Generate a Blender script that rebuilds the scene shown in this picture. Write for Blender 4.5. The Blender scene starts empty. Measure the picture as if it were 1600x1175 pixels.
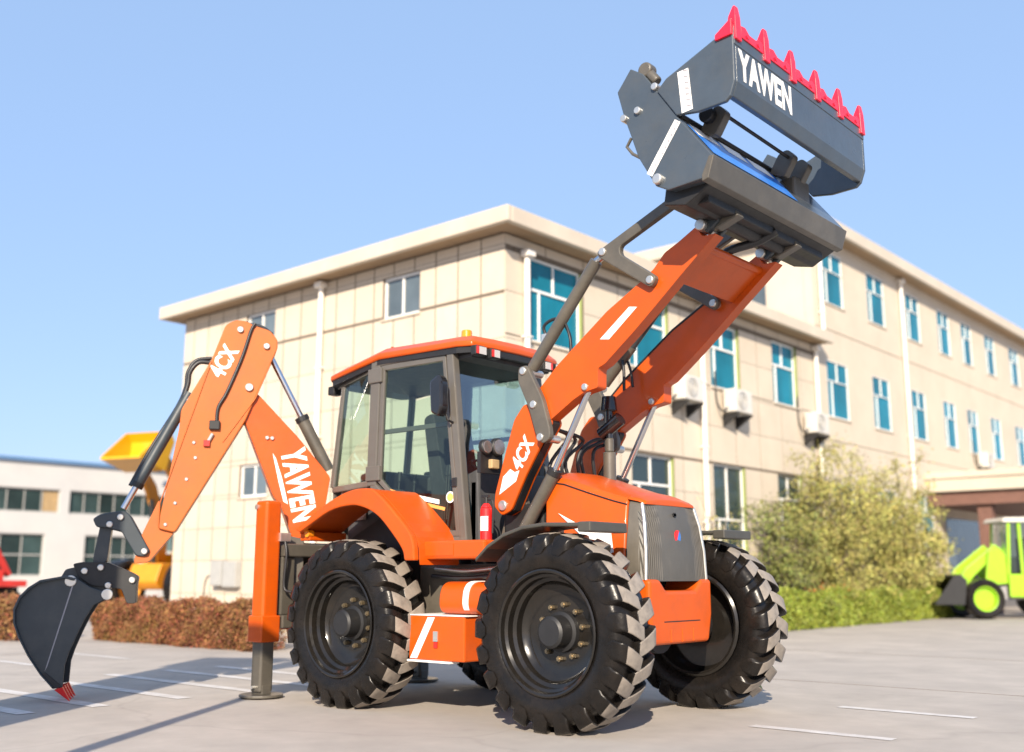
import bpy, bmesh, math, random
from mathutils import Vector, Matrix
random.seed(7)
R = math.radians
scene = bpy.context.scene
COL = scene.collection

# ------------------------------------------------------------------ camera, sky, sun, exposure
cam_d = bpy.data.cameras.new('camera'); cam = bpy.data.objects.new('camera', cam_d); COL.objects.link(cam)
cam.location = (6.08, -7.25, 1.1)
cam.rotation_euler = (R(90 + 10.69), 0, R(40.9))
cam_d.sensor_width = 36; cam_d.lens = 37.24; cam_d.clip_start = .05; cam_d.clip_end = 2000
cam_d.dof.use_dof = True; cam_d.dof.focus_distance = 8.4; cam_d.dof.aperture_fstop = .8
scene.camera = cam

SUN_EL = R(27); SUN_DIR = Vector((.574 * math.cos(SUN_EL), -.819 * math.cos(SUN_EL), math.sin(SUN_EL)))
world = bpy.data.worlds.new('World'); scene.world = world; world.use_nodes = True
wn = world.node_tree.nodes; wl = world.node_tree.links
bg = wn['Background']; sky = wn.new('ShaderNodeTexSky'); sky.sky_type = 'NISHITA'
sky.sun_disc = False; sky.sun_elevation = SUN_EL; sky.sun_rotation = math.atan2(SUN_DIR.x, SUN_DIR.y)
sky.air_density = 1.0; sky.dust_density = 1.0; sky.ozone_density = 2.5; sky.altitude = 30
wmix = wn.new('ShaderNodeMix'); wmix.data_type = 'RGBA'; wmix.inputs['Factor'].default_value = .7; wmix.inputs['B'].default_value = (1.82, 2.74, 4.2, 1)   # thin even veil over the clear sky
wtint = wn.new('ShaderNodeMix'); wtint.data_type = 'RGBA'; wtint.blend_type = 'MULTIPLY'; wtint.inputs['Factor'].default_value = 1; wtint.inputs['B'].default_value = (1, .9, .97, 1)
wl.new(sky.outputs[0], wtint.inputs['A']); wl.new(wtint.outputs['Result'], wmix.inputs['A']); wl.new(wmix.outputs['Result'], bg.inputs[0]); bg.inputs[1].default_value = .138
sun_d = bpy.data.lights.new('sun', 'SUN'); sun = bpy.data.objects.new('sun', sun_d); COL.objects.link(sun)
sun_d.energy = 5.0; sun_d.angle = R(.5); sun_d.color = (1, .87, .70)
sun.location = SUN_DIR * 60; sun.rotation_euler = SUN_DIR.to_track_quat('Z', 'Y').to_euler()
vs = scene.view_settings; vs.view_transform = 'Standard'; vs.look = 'None'; vs.exposure = 0.78; vs.gamma = 1; vs.use_curve_mapping = False

# ------------------------------------------------------------------ materials
MATS = {}
def mat(name, col, rough=.5, metal=0., var=.08, scale=6., bump=0., bscale=60., coat=0., spec=.5, island=0., dirt=None, dscale=2.5, damt=.5, each=0., cracks=0.):
    """procedural principled material: noise-varied colour and gloss, optional fine relief and dirt blotches"""
    m = bpy.data.materials.new(name); m.use_nodes = True; MATS[name] = m
    nt = m.node_tree; N = nt.nodes; L = nt.links; b = N['Principled BSDF']
    geo = N.new('ShaderNodeNewGeometry')
    nz = N.new('ShaderNodeTexNoise'); nz.inputs['Scale'].default_value = scale; nz.inputs['Detail'].default_value = 6; nz.inputs['Roughness'].default_value = .65
    L.new(geo.outputs['Position'], nz.inputs['Vector'])
    rp = N.new('ShaderNodeValToRGB'); e = rp.color_ramp.elements
    e[0].position = .3; e[1].position = .7
    e[0].color = (*[max(0, c * (1 - var)) for c in col], 1); e[1].color = (*[min(1, c * (1 + var)) for c in col], 1)
    L.new(nz.outputs[0], rp.inputs[0]); out = rp.outputs[0]
    if island:
        hs = N.new('ShaderNodeHueSaturation'); mr = N.new('ShaderNodeMapRange')
        mr.inputs[3].default_value = 1 - island; mr.inputs[4].default_value = 1 + island
        L.new(geo.outputs['Random Per Island'], mr.inputs[0]); L.new(mr.outputs[0], hs.inputs['Value'])
        mh = N.new('ShaderNodeMapRange'); mh.inputs[3].default_value = .5 - island * .07; mh.inputs[4].default_value = .5 + island * .07
        ml = N.new('ShaderNodeMath'); ml.operation = 'FRACT'; mm = N.new('ShaderNodeMath'); mm.operation = 'MULTIPLY'; mm.inputs[1].default_value = 7.31
        L.new(geo.outputs['Random Per Island'], mm.inputs[0]); L.new(mm.outputs[0], ml.inputs[0]); L.new(ml.outputs[0], mh.inputs[0]); L.new(mh.outputs[0], hs.inputs['Hue'])
        L.new(out, hs.inputs['Color']); out = hs.outputs[0]
    if each:                                            # every pane or panel a little different
        oi = N.new('ShaderNodeObjectInfo'); mo = N.new('ShaderNodeMapRange'); mo.inputs[3].default_value = 1 - each; mo.inputs[4].default_value = 1 + each
        ho = N.new('ShaderNodeHueSaturation'); L.new(oi.outputs['Random'], mo.inputs[0]); L.new(mo.outputs[0], ho.inputs['Value']); L.new(out, ho.inputs['Color']); out = ho.outputs[0]
    if dirt:
        dn = N.new('ShaderNodeTexNoise'); dn.inputs['Scale'].default_value = dscale; dn.inputs['Detail'].default_value = 8; dn.inputs['Roughness'].default_value = .7
        L.new(geo.outputs['Position'], dn.inputs['Vector'])
        dr = N.new('ShaderNodeMapRange'); dr.inputs[1].default_value = .45; dr.inputs[2].default_value = .75; dr.inputs[4].default_value = damt
        L.new(dn.outputs[0], dr.inputs[0])
        mx = N.new('ShaderNodeMix'); mx.data_type = 'RGBA'; mx.inputs['B'].default_value = (*dirt, 1)
        L.new(dr.outputs[0], mx.inputs['Factor']); L.new(out, mx.inputs['A']); out = mx.outputs['Result']
    if cracks:                                          # hairline cracks and oil spots of a worn slab
        vo = N.new('ShaderNodeTexVoronoi'); vo.feature = 'DISTANCE_TO_EDGE'; vo.inputs['Scale'].default_value = .32
        wp = N.new('ShaderNodeTexNoise'); wp.inputs['Scale'].default_value = 1.1; wp.inputs['Detail'].default_value = 7
        L.new(geo.outputs['Position'], wp.inputs['Vector']); wm = N.new('ShaderNodeMix'); wm.data_type = 'VECTOR'; wm.inputs['Factor'].default_value = .35
        L.new(geo.outputs['Position'], wm.inputs['A']); L.new(wp.outputs['Color'], wm.inputs['B']); L.new(wm.outputs['Result'], vo.inputs['Vector'])
        cr1 = N.new('ShaderNodeMapRange'); cr1.inputs[1].default_value = .0; cr1.inputs[2].default_value = .006; cr1.inputs[3].default_value = cracks; cr1.inputs[4].default_value = 0
        L.new(vo.outputs['Distance'], cr1.inputs[0])
        sp = N.new('ShaderNodeTexNoise'); sp.inputs['Scale'].default_value = 1.9; sp.inputs['Detail'].default_value = 3; L.new(geo.outputs['Position'], sp.inputs['Vector'])
        sr = N.new('ShaderNodeMapRange'); sr.inputs[1].default_value = .64; sr.inputs[2].default_value = .74; sr.inputs[4].default_value = cracks * .7; L.new(sp.outputs[0], sr.inputs[0])
        mxm = N.new('ShaderNodeMath'); mxm.operation = 'MAXIMUM'; L.new(cr1.outputs[0], mxm.inputs[0]); L.new(sr.outputs[0], mxm.inputs[1])
        cm = N.new('ShaderNodeMix'); cm.data_type = 'RGBA'; cm.inputs['B'].default_value = (.16, .14, .125, 1); L.new(mxm.outputs[0], cm.inputs['Factor']); L.new(out, cm.inputs['A']); out = cm.outputs['Result']
    L.new(out, b.inputs['Base Color'])
    rr = N.new('ShaderNodeMapRange'); rr.inputs[3].default_value = max(.02, rough - .08); rr.inputs[4].default_value = min(1, rough + .1)
    n2 = N.new('ShaderNodeTexNoise'); n2.inputs['Scale'].default_value = scale * 3; n2.inputs['Detail'].default_value = 4
    L.new(geo.outputs['Position'], n2.inputs['Vector']); L.new(n2.outputs[0], rr.inputs[0]); L.new(rr.outputs[0], b.inputs['Roughness'])
    b.inputs['Metallic'].default_value = metal; b.inputs['Coat Weight'].default_value = coat; b.inputs['Coat Roughness'].default_value = .08
    b.inputs['Specular IOR Level'].default_value = spec
    if bump:
        bn = N.new('ShaderNodeTexNoise'); bn.inputs['Scale'].default_value = bscale; bn.inputs['Detail'].default_value = 5
        L.new(geo.outputs['Position'], bn.inputs['Vector'])
        bp = N.new('ShaderNodeBump'); bp.inputs['Strength'].default_value = bump; bp.inputs['Distance'].default_value = .02
        L.new(bn.outputs[0], bp.inputs['Height']); L.new(bp.outputs[0], b.inputs['Normal'])
    return m

def glass_mat(name, tint, refl=.12):
    m = bpy.data.materials.new(name); m.use_nodes = True; MATS[name] = m
    N = m.node_tree.nodes; L = m.node_tree.links; N.remove(N['Principled BSDF'])
    t = N.new('ShaderNodeBsdfTransparent'); t.inputs[0].default_value = (*tint, 1)
    g = N.new('ShaderNodeBsdfGlossy'); g.inputs['Roughness'].default_value = .015; g.inputs[0].default_value = (.95, .97, 1, 1)
    lw = N.new('ShaderNodeLayerWeight'); lw.inputs[0].default_value = .5; pw = N.new('ShaderNodeMath'); pw.operation = 'POWER'; pw.inputs[1].default_value = 4
    ad = N.new('ShaderNodeMath'); ad.operation = 'ADD'; ad.use_clamp = True; ad.inputs[1].default_value = refl
    ml = N.new('ShaderNodeMath'); ml.operation = 'MULTIPLY'; ml.inputs[1].default_value = .8
    L.new(lw.outputs['Facing'], pw.inputs[0]); L.new(pw.outputs[0], ml.inputs[0]); L.new(ml.outputs[0], ad.inputs[0])
    mx = N.new('ShaderNodeMixShader'); L.new(ad.outputs[0], mx.inputs[0]); L.new(t.outputs[0], mx.inputs[1]); L.new(g.outputs[0], mx.inputs[2])
    L.new(mx.outputs[0], N['Material Output'].inputs[0]); return m

mat('orange', (.53, .077, .003), .38, var=.08, scale=2.2, coat=.16, bump=.05, bscale=18, dirt=(.29, .06, .016), dscale=2.6, damt=.5, spec=.35)
mat('orange_dip', (.47, .115, .02), .5, var=.05, scale=3, coat=.1, bump=.03, bscale=25, dirt=(.30, .095, .035), dscale=2.2, damt=.55, spec=.35)
mat('red_paint', (.72, .012, .012), .4, coat=.3)
mat('tooth_red', (.80, .012, .04), .4, var=.12, coat=.2)
mat('grey_paint', (.078, .070, .057), .42, var=.1, coat=.15, bump=.04, bscale=30, dirt=(.2, .17, .13), damt=.35)
mat('cab_grey', (.105, .096, .083), .38, var=.08, coat=.25)
mat('bucket_grey', (.058, .075, .095), .30, metal=.15, var=.12, scale=4, coat=.2, bump=.04, bscale=20, dirt=(.09, .09, .085), damt=.5)
mat('hoe_grey', (.024, .035, .044), .45, var=.12, scale=5, coat=.15, dirt=(.07, .068, .06), damt=.5)
mat('black', (.014, .014, .015), .5, var=.2)
mat('black_gloss', (.012, .012, .014), .2, var=.2, coat=.4)
mat('rubber', (.009, .008, .0075), .28, var=.3, scale=10, bump=.10, bscale=40, dirt=(.030, .022, .016), dscale=4, damt=.45, spec=.25)
mat('lug_dusty_sheen', (.24, .208, .175), .55, var=.3, scale=14, bump=.1, bscale=50, dirt=(.24, .205, .165), dscale=7, damt=.8)  # dusty tan, with the sun sheen of the lug tops put into the colour
mat('rim_black', (.010, .009, .008), .2, var=.2, coat=.5, dirt=(.035, .026, .018), damt=.35, spec=.25)
mat('chrome', (.62, .62, .64), .16, metal=1, var=.05)
mat('steel_pin', (.62, .60, .56), .32, metal=.8, var=.15)
mat('brass_nut', (.24, .19, .12), .35, metal=.7, var=.15)
mat('hose', (.018, .018, .02), .45, var=.3)
mat('white_sticker', (.80, .79, .77), .5, var=.04)
mat('hazard_red', (.62, .02, .015), .4)
mat('blue_sticker', (.02, .16, .55), .35, var=.06, dirt=(.35, .4, .5), dscale=9, damt=.25)
mat('yellow_sticker', (.85, .62, .12), .5)
mat('orange_sticker', (.80, .36, .10), .5)
mat('beacon', (.85, .26, .01), .25, coat=.5)
mat('lamp_glass', (.48, .45, .43), .15, coat=.6, var=.05)
mat('headlamp', (.34, .30, .29), .12, metal=.7, coat=.8)
mat('lamp_red', (.6, .02, .01), .25, coat=.4)
mat('seat_fabric', (.035, .035, .037), .8, var=.3)
mat('cab_plastic', (.05, .05, .052), .6, var=.2)
glass_mat('cab_glass', (.70, .84, .78), .05)
glass_mat('cab_glass_front', (.40, .62, .72), .22)
mat('concrete', (.41, .368, .325), .8, var=.14, scale=1.3, bump=.25, bscale=120, dirt=(.315, .285, .258), dscale=.3, damt=.85, cracks=.16)
mat('guard_grey', (.055, .052, .044), .5, var=.12, coat=.1)
mat('old_red', (.45, .03, .025), .5, var=.15)
mat('line_paint', (.60, .58, .56), .7, var=.15, scale=8, dirt=(.40, .36, .32), dscale=2.5, damt=1.0)
mat('wall_panel', (.545, .475, .382), .75, var=.05, scale=.8, bump=.05, bscale=90, dirt=(.475, .405, .32), dscale=.9, damt=.7, spec=.3, each=.045)
mat('wall_joint', (.14, .11, .082), .9)
mat('fascia', (.52, .455, .37), .75, var=.06, scale=1.2, dirt=(.44, .375, .30), dscale=.8, damt=.6)
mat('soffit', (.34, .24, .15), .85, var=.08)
mat('roofing', (.35, .32, .29), .9)
mat('upvc', (.78, .77, .74), .45, var=.04)
mat('teal_glass', (.006, .15, .22), .16, each=.28, var=.3, scale=.6, coat=.0, spec=.28)
mat('grey_glass', (.10, .13, .15), .06, each=.3, var=.3, scale=.7, coat=.4)
mat('dark_glass', (.03, .05, .05), .08, each=.4, var=.5, scale=.5, coat=.3)
mat('green_edge', (.25, .30, .10), .4)
mat('pipe_white', (.76, .72, .66), .5, var=.05, dirt=(.55, .48, .40), dscale=2, damt=.4)
mat('ac_white', (.56, .54, .50), .45, var=.05, dirt=(.5, .43, .34), dscale=4, damt=.5)
mat('box_grey', (.36, .36, .345), .5, var=.06)
mat('brown_stone', (.16, .08, .06), .6, var=.15)
mat('factory_white', (.50, .49, .475), .75, var=.05, scale=.5, dirt=(.62, .58, .52), dscale=.4, damt=.5)
mat('blue_trim', (.10, .20, .36), .5)
mat('ochre', (.38, .26, .13), .8, var=.2)
mat('yellow_paint', (.70, .36, .006), .4, var=.06, coat=.3)
mat('yellow_dark', (.62, .24, .012), .45, var=.08)
mat('lime_paint', (.28, .52, .015), .4, var=.08, coat=.3)
mat('mid_grey', (.30, .29, .31), .5, var=.1)
mat('hedge_red', (.22, .088, .035), .7, var=.35, scale=3, island=.5, dirt=(.20, .15, .04), dscale=2.2, damt=.6)
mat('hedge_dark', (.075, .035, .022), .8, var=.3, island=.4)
mat('hedge_green', (.20, .24, .03), .6, var=.3, scale=3, island=.35)
mat('leaf_olive', (.33, .31, .085), .6, var=.35, scale=1.6, island=.45)
mat('leaf_green', (.18, .205, .05), .6, var=.4, scale=2, island=.45, dirt=(.28,.25,.08), dscale=1.5, damt=.7)
mat('bark', (.13, .10, .075), .9, var=.3)
mat('bark_pale', (.26, .22, .17), .9, var=.3)
mat('flower', (.55, .20, .05), .7, island=.5)
mat('soil', (.14, .10, .07), .95, var=.2, bump=.4)

# grille mesh: perforated grey plate, fine vertical slots as relief
def grille_mat():
    m = mat('grille', (.105, .10, .09), .45, var=.12, scale=3, metal=.3)
    N = m.node_tree.nodes; L = m.node_tree.links; b = N['Principled BSDF']
    g = N.new('ShaderNodeNewGeometry'); w = N.new('ShaderNodeTexWave'); w.bands_direction = 'Y'; w.inputs['Scale'].default_value = 26; w.inputs['Distortion'].default_value = .3
    L.new(g.outputs['Position'], w.inputs['Vector'])
    bp = N.new('ShaderNodeBump'); bp.inputs['Strength'].default_value = .7; bp.inputs['Distance'].default_value = .006
    L.new(w.outputs[0], bp.inputs['Height']); L.new(bp.outputs[0], b.inputs['Normal'])
grille_mat()

# ------------------------------------------------------------------ mesh helpers
class MB:
    """collects shapes; build() links them as ONE mesh object"""
    def __init__(s, xf=None): s.v = []; s.f = []; s.xf = xf
    def add(s, vs, fs):
        n = len(s.v); s.v += [tuple(p) for p in vs]; s.f += [tuple(i + n for i in q) for q in fs]; return s
    def box(s, x0, x1, y0, y1, z0, z1):
        return s.add([(x0,y0,z0),(x1,y0,z0),(x1,y1,z0),(x0,y1,z0),(x0,y0,z1),(x1,y0,z1),(x1,y1,z1),(x0,y1,z1)],
                     [(3,2,1,0),(4,5,6,7),(0,1,5,4),(1,2,6,5),(2,3,7,6),(3,0,4,7)])
    def prism(s, poly, a0, a1, axis='y'):
        n = len(poly)
        def P(p, a): return {'y': (p[0], a, p[1]), 'x': (a, p[0], p[1]), 'z': (p[0], p[1], a)}[axis]
        return s.add([P(p, a0) for p in poly] + [P(p, a1) for p in poly],
                     [tuple(range(n))[::-1], tuple(range(n, 2 * n))] + [(i, (i + 1) % n, n + (i + 1) % n, n + i) for i in range(n)])
    def cyl(s, p0, p1, r, n=16, r2=None):
        p0 = Vector(p0); p1 = Vector(p1); d = (p1 - p0).normalized(); u = d.orthogonal().normalized(); w = d.cross(u); r2 = r if r2 is None else r2
        vs = [p + (u * math.cos(6.28318531 * i / n) + w * math.sin(6.28318531 * i / n)) * q for p, q in ((p0, r), (p1, r2)) for i in range(n)]
        return s.add(vs, [tuple(range(n))[::-1], tuple(range(n, 2 * n))] + [(i, (i + 1) % n, n + (i + 1) % n, n + i) for i in range(n)])
    def tube(s, pts, r, n=8, r1=None):
        pts = [Vector(p) for p in pts]; vs = []; m = len(pts); u = None
        for k, p in enumerate(pts):
            d = (pts[min(k + 1, m - 1)] - pts[max(k - 1, 0)]).normalized()
            u = d.orthogonal().normalized() if u is None else (u - d * u.dot(d)).normalized()
            w = d.cross(u); q = r if r1 is None else r + (r1 - r) * k / (m - 1)
            vs += [p + (u * math.cos(6.28318531 * i / n) + w * math.sin(6.28318531 * i / n)) * q for i in range(n)]
        fs = [tuple(range(n))[::-1], tuple(range((m - 1) * n, m * n))]
        for k in range(m - 1):
            fs += [(k*n + i, k*n + (i+1) % n, (k+1)*n + (i+1) % n, (k+1)*n + i) for i in range(n)]
        return s.add(vs, fs)
    def lathe(s, prof, n=48, closed=False):
        """profile of (radius, y) spun about the y axis"""
        m = len(prof)
        vs = [(r * math.cos(6.28318531 * i / n), y, r * math.sin(6.28318531 * i / n)) for i in range(n) for r, y in prof]
        fs = []
        for i in range(n):
            j = (i + 1) % n
            for k in range(m if closed else m - 1):
                l = (k + 1) % m; fs.append((i*m + k, i*m + l, j*m + l, j*m + k))
        return s.add(vs, fs)
    def build(s, name, material, parent=None, bevel=0., smooth=None, seg=2):
        vs = s.v if s.xf is None else [s.xf(*p) for p in s.v]
        me = bpy.data.meshes.new(name); me.from_pydata(vs, [], s.f)
        bm = bmesh.new(); bm.from_mesh(me); bmesh.ops.recalc_face_normals(bm, faces=bm.faces)
        if smooth:
            for e in bm.edges:
                e.smooth = not (len(e.link_faces) == 2 and e.calc_face_angle(0) > smooth)
            for f in bm.faces: f.smooth = True
        bm.to_mesh(me); bm.free()
        if material: me.materials.append(MATS[material])
        o = bpy.data.objects.new(name, me); COL.objects.link(o); o.parent = parent
        if bevel:
            b = o.modifiers.new('bevel', 'BEVEL'); b.width = bevel; b.segments = seg; b.limit_method = 'ANGLE'; b.angle_limit = R(35)
        return o

def empty(name, loc=(0, 0, 0), parent=None, rz=0):
    o = bpy.data.objects.new(name, None); COL.objects.link(o); o.location = loc; o.rotation_euler = (0, 0, rz); o.parent = parent; o.empty_display_size = .2; return o
def tag(o, label=None, cat=None, group=None, kind=None):
    if label: o['label'] = label
    if cat: o['category'] = cat
    if group: o['group'] = group
    if kind: o['kind'] = kind
    return o
def copy_tree(o, parent=None):
    c = o.copy(); COL.objects.link(c); c.parent = parent
    for ch in o.children: copy_tree(ch, c)
    return c
def rounded(poly, r, n=4):
    """fillet every corner of a 2D polygon"""
    out = []; m = len(poly)
    for i in range(m):
        p = Vector(poly[i]); a = Vector(poly[i - 1]) - p; b = Vector(poly[(i + 1) % m]) - p
        d = min(r, a.length * .45, b.length * .45); p0 = p + a.normalized() * d; p1 = p + b.normalized() * d
        for k in range(n + 1):
            t = k / n; out.append(tuple(p0 * (1 - t) ** 2 + p * 2 * t * (1 - t) + p1 * t * t))
    return out
def curve(pts, n=6):
    """Catmull-Rom through points"""
    P = [Vector(p) for p in pts]; P = [P[0] * 2 - P[1]] + P + [P[-1] * 2 - P[-2]]; out = []
    for i in range(1, len(P) - 2):
        for k in range(n):
            t = k / n; a, b, c, d = P[i - 1:i + 3]
            out.append(.5 * ((2 * b) + (c - a) * t + (2 * a - 5 * b + 4 * c - d) * t * t + (3 * b - a - 3 * c + d) * t ** 3))
    return out + [P[-2]]
def text(name, body, material, origin, xd, yd, size, parent, sx=1., thick=.0015, shear=0., bold=.0):
    cu = bpy.data.curves.new(name, 'FONT'); cu.body = body; cu.size = size; cu.extrude = thick; cu.offset = bold; cu.shear = shear; cu.space_character = 1.05
    t = bpy.data.objects.new(name, cu); COL.objects.link(t)
    me = bpy.data.meshes.new_from_object(t); bpy.data.objects.remove(t); bpy.data.curves.remove(cu)
    xd = Vector(xd).normalized(); yd = Vector(yd).normalized(); zd = xd.cross(yd)
    M = Matrix(((xd.x*sx, yd.x, zd.x, origin[0]), (xd.y*sx, yd.y, zd.y, origin[1]), (xd.z*sx, yd.z, zd.z, origin[2]), (0, 0, 0, 1)))
    me.transform(M); me.materials.clear(); me.materials.append(MATS[material])
    o = bpy.data.objects.new(name, me); COL.objects.link(o); o.parent = parent; return o

# ------------------------------------------------------------------ ground and markings
g = MB().add([(-700,-500,0),(700,-500,0),(700,900,0),(-700,900,0)], [(0,1,2,3)]).build('ground', 'concrete'); tag(g, kind='structure')
def marking(x0, x1, y, w=.15):
    MB().add([(x0,y-w/2,.004),(x1,y-w/2+random.uniform(-.02,.02),.004),(x1,y+w/2,.004),(x0,y+w/2,.004)], [(0,1,2,3)]).build('painted_line', 'line_paint', g)
for y in (-3.0, -2.35, -1.55, -.78, -.05, .65): marking(-5.45 + random.uniform(-.1, .1), -2.75, y - .06)
for y in (-3.4, -2.1, -.8, .5): marking(-10.2, -7.4, y, .1)
for x0, x1, y in ((2.03, 3.15, 1.70), (2.03, 3.1, .16)): marking(x0, x1, y, .13)
# expansion joints sawn into the concrete
for y in (-5.2, 3.6, 8.0): MB().box(-60, 40, y - .006, y + .006, .0005, .0022).build('expansion_joint', 'wall_joint', g)
for x in (-9.5, 4.4): MB().box(x - .006, x + .006, -40, 60, .0005, .0022).build('expansion_joint', 'wall_joint', g)

# ------------------------------------------------------------------ buildings
XB, YB = -5.64, 6.09                                   # the two visible faces of the office block
XL, YE, YT = -15.65, 18.42, 62.                        # far end of the left face, end of the two-storey block, end of the tall block
FR = lambda a, d, z: (XB + d, a, z)                    # street face: along y, outwards +x
FL = lambda a, d, z: (a, YB - d, z)                    # end face: along x, outwards -y
def cells(a0, a1, z0, z1, holes):
    A = sorted({a0, a1, *[min(max(h[k], a0), a1) for h in holes for k in (0, 1)]}); Z = sorted({z0, z1, *[min(max(h[k], z0), z1) for h in holes for k in (2, 3)]})
    out = []
    for j in range(len(Z) - 1):
        run = None
        for i in range(len(A) - 1):
            ca = (A[i] + A[i+1]) / 2; cz = (Z[j] + Z[j+1]) / 2
            if any(h[0] < ca < h[1] and h[2] < cz < h[3] for h in holes):
                if run: out.append(run); run = None
            else: run = (run[0], A[i+1], Z[j], Z[j+1]) if run else (A[i], A[i+1], Z[j], Z[j+1])
        if run: out.append(run)
    return out
def wall(xf, name, m, parent, a0, a1, z0, z1, holes, d0, d1):
    mb = MB(xf)
    for c in cells(a0, a1, z0, z1, holes): mb.box(c[0], c[1], d0, d1, c[2], c[3])
    return mb.build(name, m, parent)
unit = MB().box(-.5, .5, -.5, .5, -.5, .5).build('wall_panel', 'wall_panel'); unit_me = unit.data; bpy.data.objects.remove(unit)
def panels(xf, parent, cols, rows, holes, th=.03, gv=.03, gh=.011):
    for i in range(len(cols) - 1):
        for j in range(len(rows) - 1):
            for c in cells(cols[i], cols[i+1], rows[j], rows[j+1], holes):
                a0, a1, z0, z1 = c[0] + gv/2, c[1] - gv/2, c[2] + gh/2, c[3] - gh/2
                if a1 - a0 < .04 or z1 - z0 < .04: continue
                o = bpy.data.objects.new('wall_panel', unit_me); COL.objects.link(o); o.parent = parent
                d = -th / 2 + random.uniform(-.0015, .0015)
                o.location = xf((a0 + a1) / 2, d, (z0 + z1) / 2)
                s = xf(a1 - a0, 0, z1 - z0); base = xf(0, 0, 0)
                o.scale = (th, a1 - a0, z1 - z0) if xf is FR else (a1 - a0, th, z1 - z0)
def window(xf, parent, h, glass, tr=.66, mull=(.5,), deep=.11, fw=.045, green=False, sill=True):
    a0, a1, z0, z1 = h; w = MB(xf)
    w.box(a0, a0+fw, -deep-.03, -deep+.03, z0, z1).box(a1-fw, a1, -deep-.03, -deep+.03, z0, z1).box(a0+fw, a1-fw, -deep-.03, -deep+.03, z1-fw, z1).box(a0+fw, a1-fw, -deep-.03, -deep+.03, z0, z0+fw)
    win = w.build('window', 'upvc', parent)
    zs = [z0+fw] + ([z0 + (z1-z0)*tr] if tr else []) + [z1-fw]
    if tr: MB(xf).box(a0+fw, a1-fw, -deep-.028, -deep+.028, zs[1]-fw*.5, zs[1]+fw*.5).build('transom', 'upvc', win)
    xs = [a0+fw] + [a0 + (a1-a0)*m for m in mull] + [a1-fw]
    for m in xs[1:-1]:
        if tr:
            ml_ = a0 + (a1-a0)*.24
            MB(xf).box(ml_-fw*.4, ml_+fw*.4, -deep-.026, -deep+.026, z0+fw, zs[1]-fw*.5).build('mullion', 'upvc', win)
            MB(xf).box(m-fw*.4, m+fw*.4, -deep-.026, -deep+.026, zs[1]+fw*.5, z1-fw).build('mullion', 'upvc', win)
        else: MB(xf).box(m-fw*.4, m+fw*.4, -deep-.026, -deep+.026, z0+fw, z1-fw).build('mullion', 'upvc', win)
    for j in range(len(zs)-1):
        for i in range(len(xs)-1):
            t = random.uniform(-.004, .004)
            MB(xf).add([(xs[i],-deep-.005+t,zs[j]),(xs[i+1],-deep-.005-t,zs[j]),(xs[i+1],-deep-.005-t,zs[j+1]),(xs[i],-deep-.005+t,zs[j+1])], [(0,1,2,3)]).build('pane', glass, win)
    if green: MB(xf).box(a1-.012, a1-.002, -deep+.03, -.012, z0+.02, z1-.02).build('jamb_strip', 'green_edge', win)
    if sill: MB(xf).box(a0-.04, a1+.04, -deep, .035, z0-.045, z0-.004).build('sill', 'wall_panel', win, bevel=.006)
    return win
def downpipe(xf, parent, a, z0, z1, hopper=True, r=.055):
    p = MB(xf).cyl((a, .08, z0), (a, .08, z1), r, 14).build('downpipe', 'pipe_white', parent, smooth=R(50))
    if hopper: MB(xf).box(a-.11, a+.11, .01, .2, z1-.12, z1).build('hopper', 'pipe_white', p, bevel=.02)
    for z in (z0+.6, z0+2.2, z0+3.8, z0+5.2):
        if z < z1-.3: MB(xf).box(a-.075, a+.075, .002, .145, z, z+.03).build('bracket', 'pipe_white', p)
def roof(name, parent, x0, x1, y0, y1, z0, z1, ov=.5):
    r = MB().box(x0+.02, x1-.02+ov-.02, y0-ov+.02, y1, z1-.06, z1-.01).build(name, 'roofing', parent)
    MB().box(x0-.35, x1+ov, y0-ov, y0-ov+.12, z0, z1).build('fascia', 'fascia', r, bevel=.02)
    MB().box(x1+ov-.12, x1+ov, y0-ov+.12, y1, z0, z1).build('fascia', 'fascia', r, bevel=.02)
    MB().box(x0-.35, x0-.23, y0-ov+.12, y1, z0, z1).build('fascia', 'fascia', r, bevel=.02)
    MB().box(x0-.23, x1+ov-.12, y0-ov+.12, y1, z0+.03, z0+.07).build('soffit', 'soffit', r)

office = tag(empty('office_building', ((XL+XB)/2, YB, 0)), 'two-storey cream panelled office building behind the orange machine', 'building')
def into(o, p): o.parent = p; o.matrix_parent_inverse = p.matrix_world.inverted(); return o
# parts are modelled in world coordinates: keep the building roots at the origin of their own footprint
office.location = (0, 0, 0)
HL = [(-8.76,-7.76,5.93,6.74), (-13.2,-12.18,5.93,6.74), (-13.2,-12.24,2.74,3.43)]
HR = [(6.76,8.32,5.2,6.76), (9.86,11.3,5.22,6.78), (13.0,14.3,5.22,6.72), (15.93,17.25,5.22,6.78), (9.86,11.38,1.95,3.49), (12.96,14.37,.35,3.52), (15.95,17.25,1.95,3.5)]
rows = [0,.73,1.43,2.12,2.82,3.54,4.33,5.14,5.98,6.82,7.0]
wall(FL, 'wall', 'wall_joint', office, XL, XB-.02, 0, 7.03, HL, -.25, -.007)
wall(FR, 'wall', 'wall_joint', office, YB+.26, YE, 0, 7.03, HR, -.25, -.007)
MB().box(XL, XL+.2, YB+.26, YE+6, 0, 7.03).build('wall', 'wall_panel', office)
cols = [XB]; 
while cols[-1] - .565 > XL: cols.append(cols[-1] - .565)
cols.append(XL); cols = cols[::-1]
panels(FL, office, cols, rows, HL)
cr = [YB + .0]; 
while cr[-1] + 1.13 < YE: cr.append(cr[-1] + 1.13)
cr.append(YE); cr[0] = YB + .001
panels(FR, office, cr, rows, HR)
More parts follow.
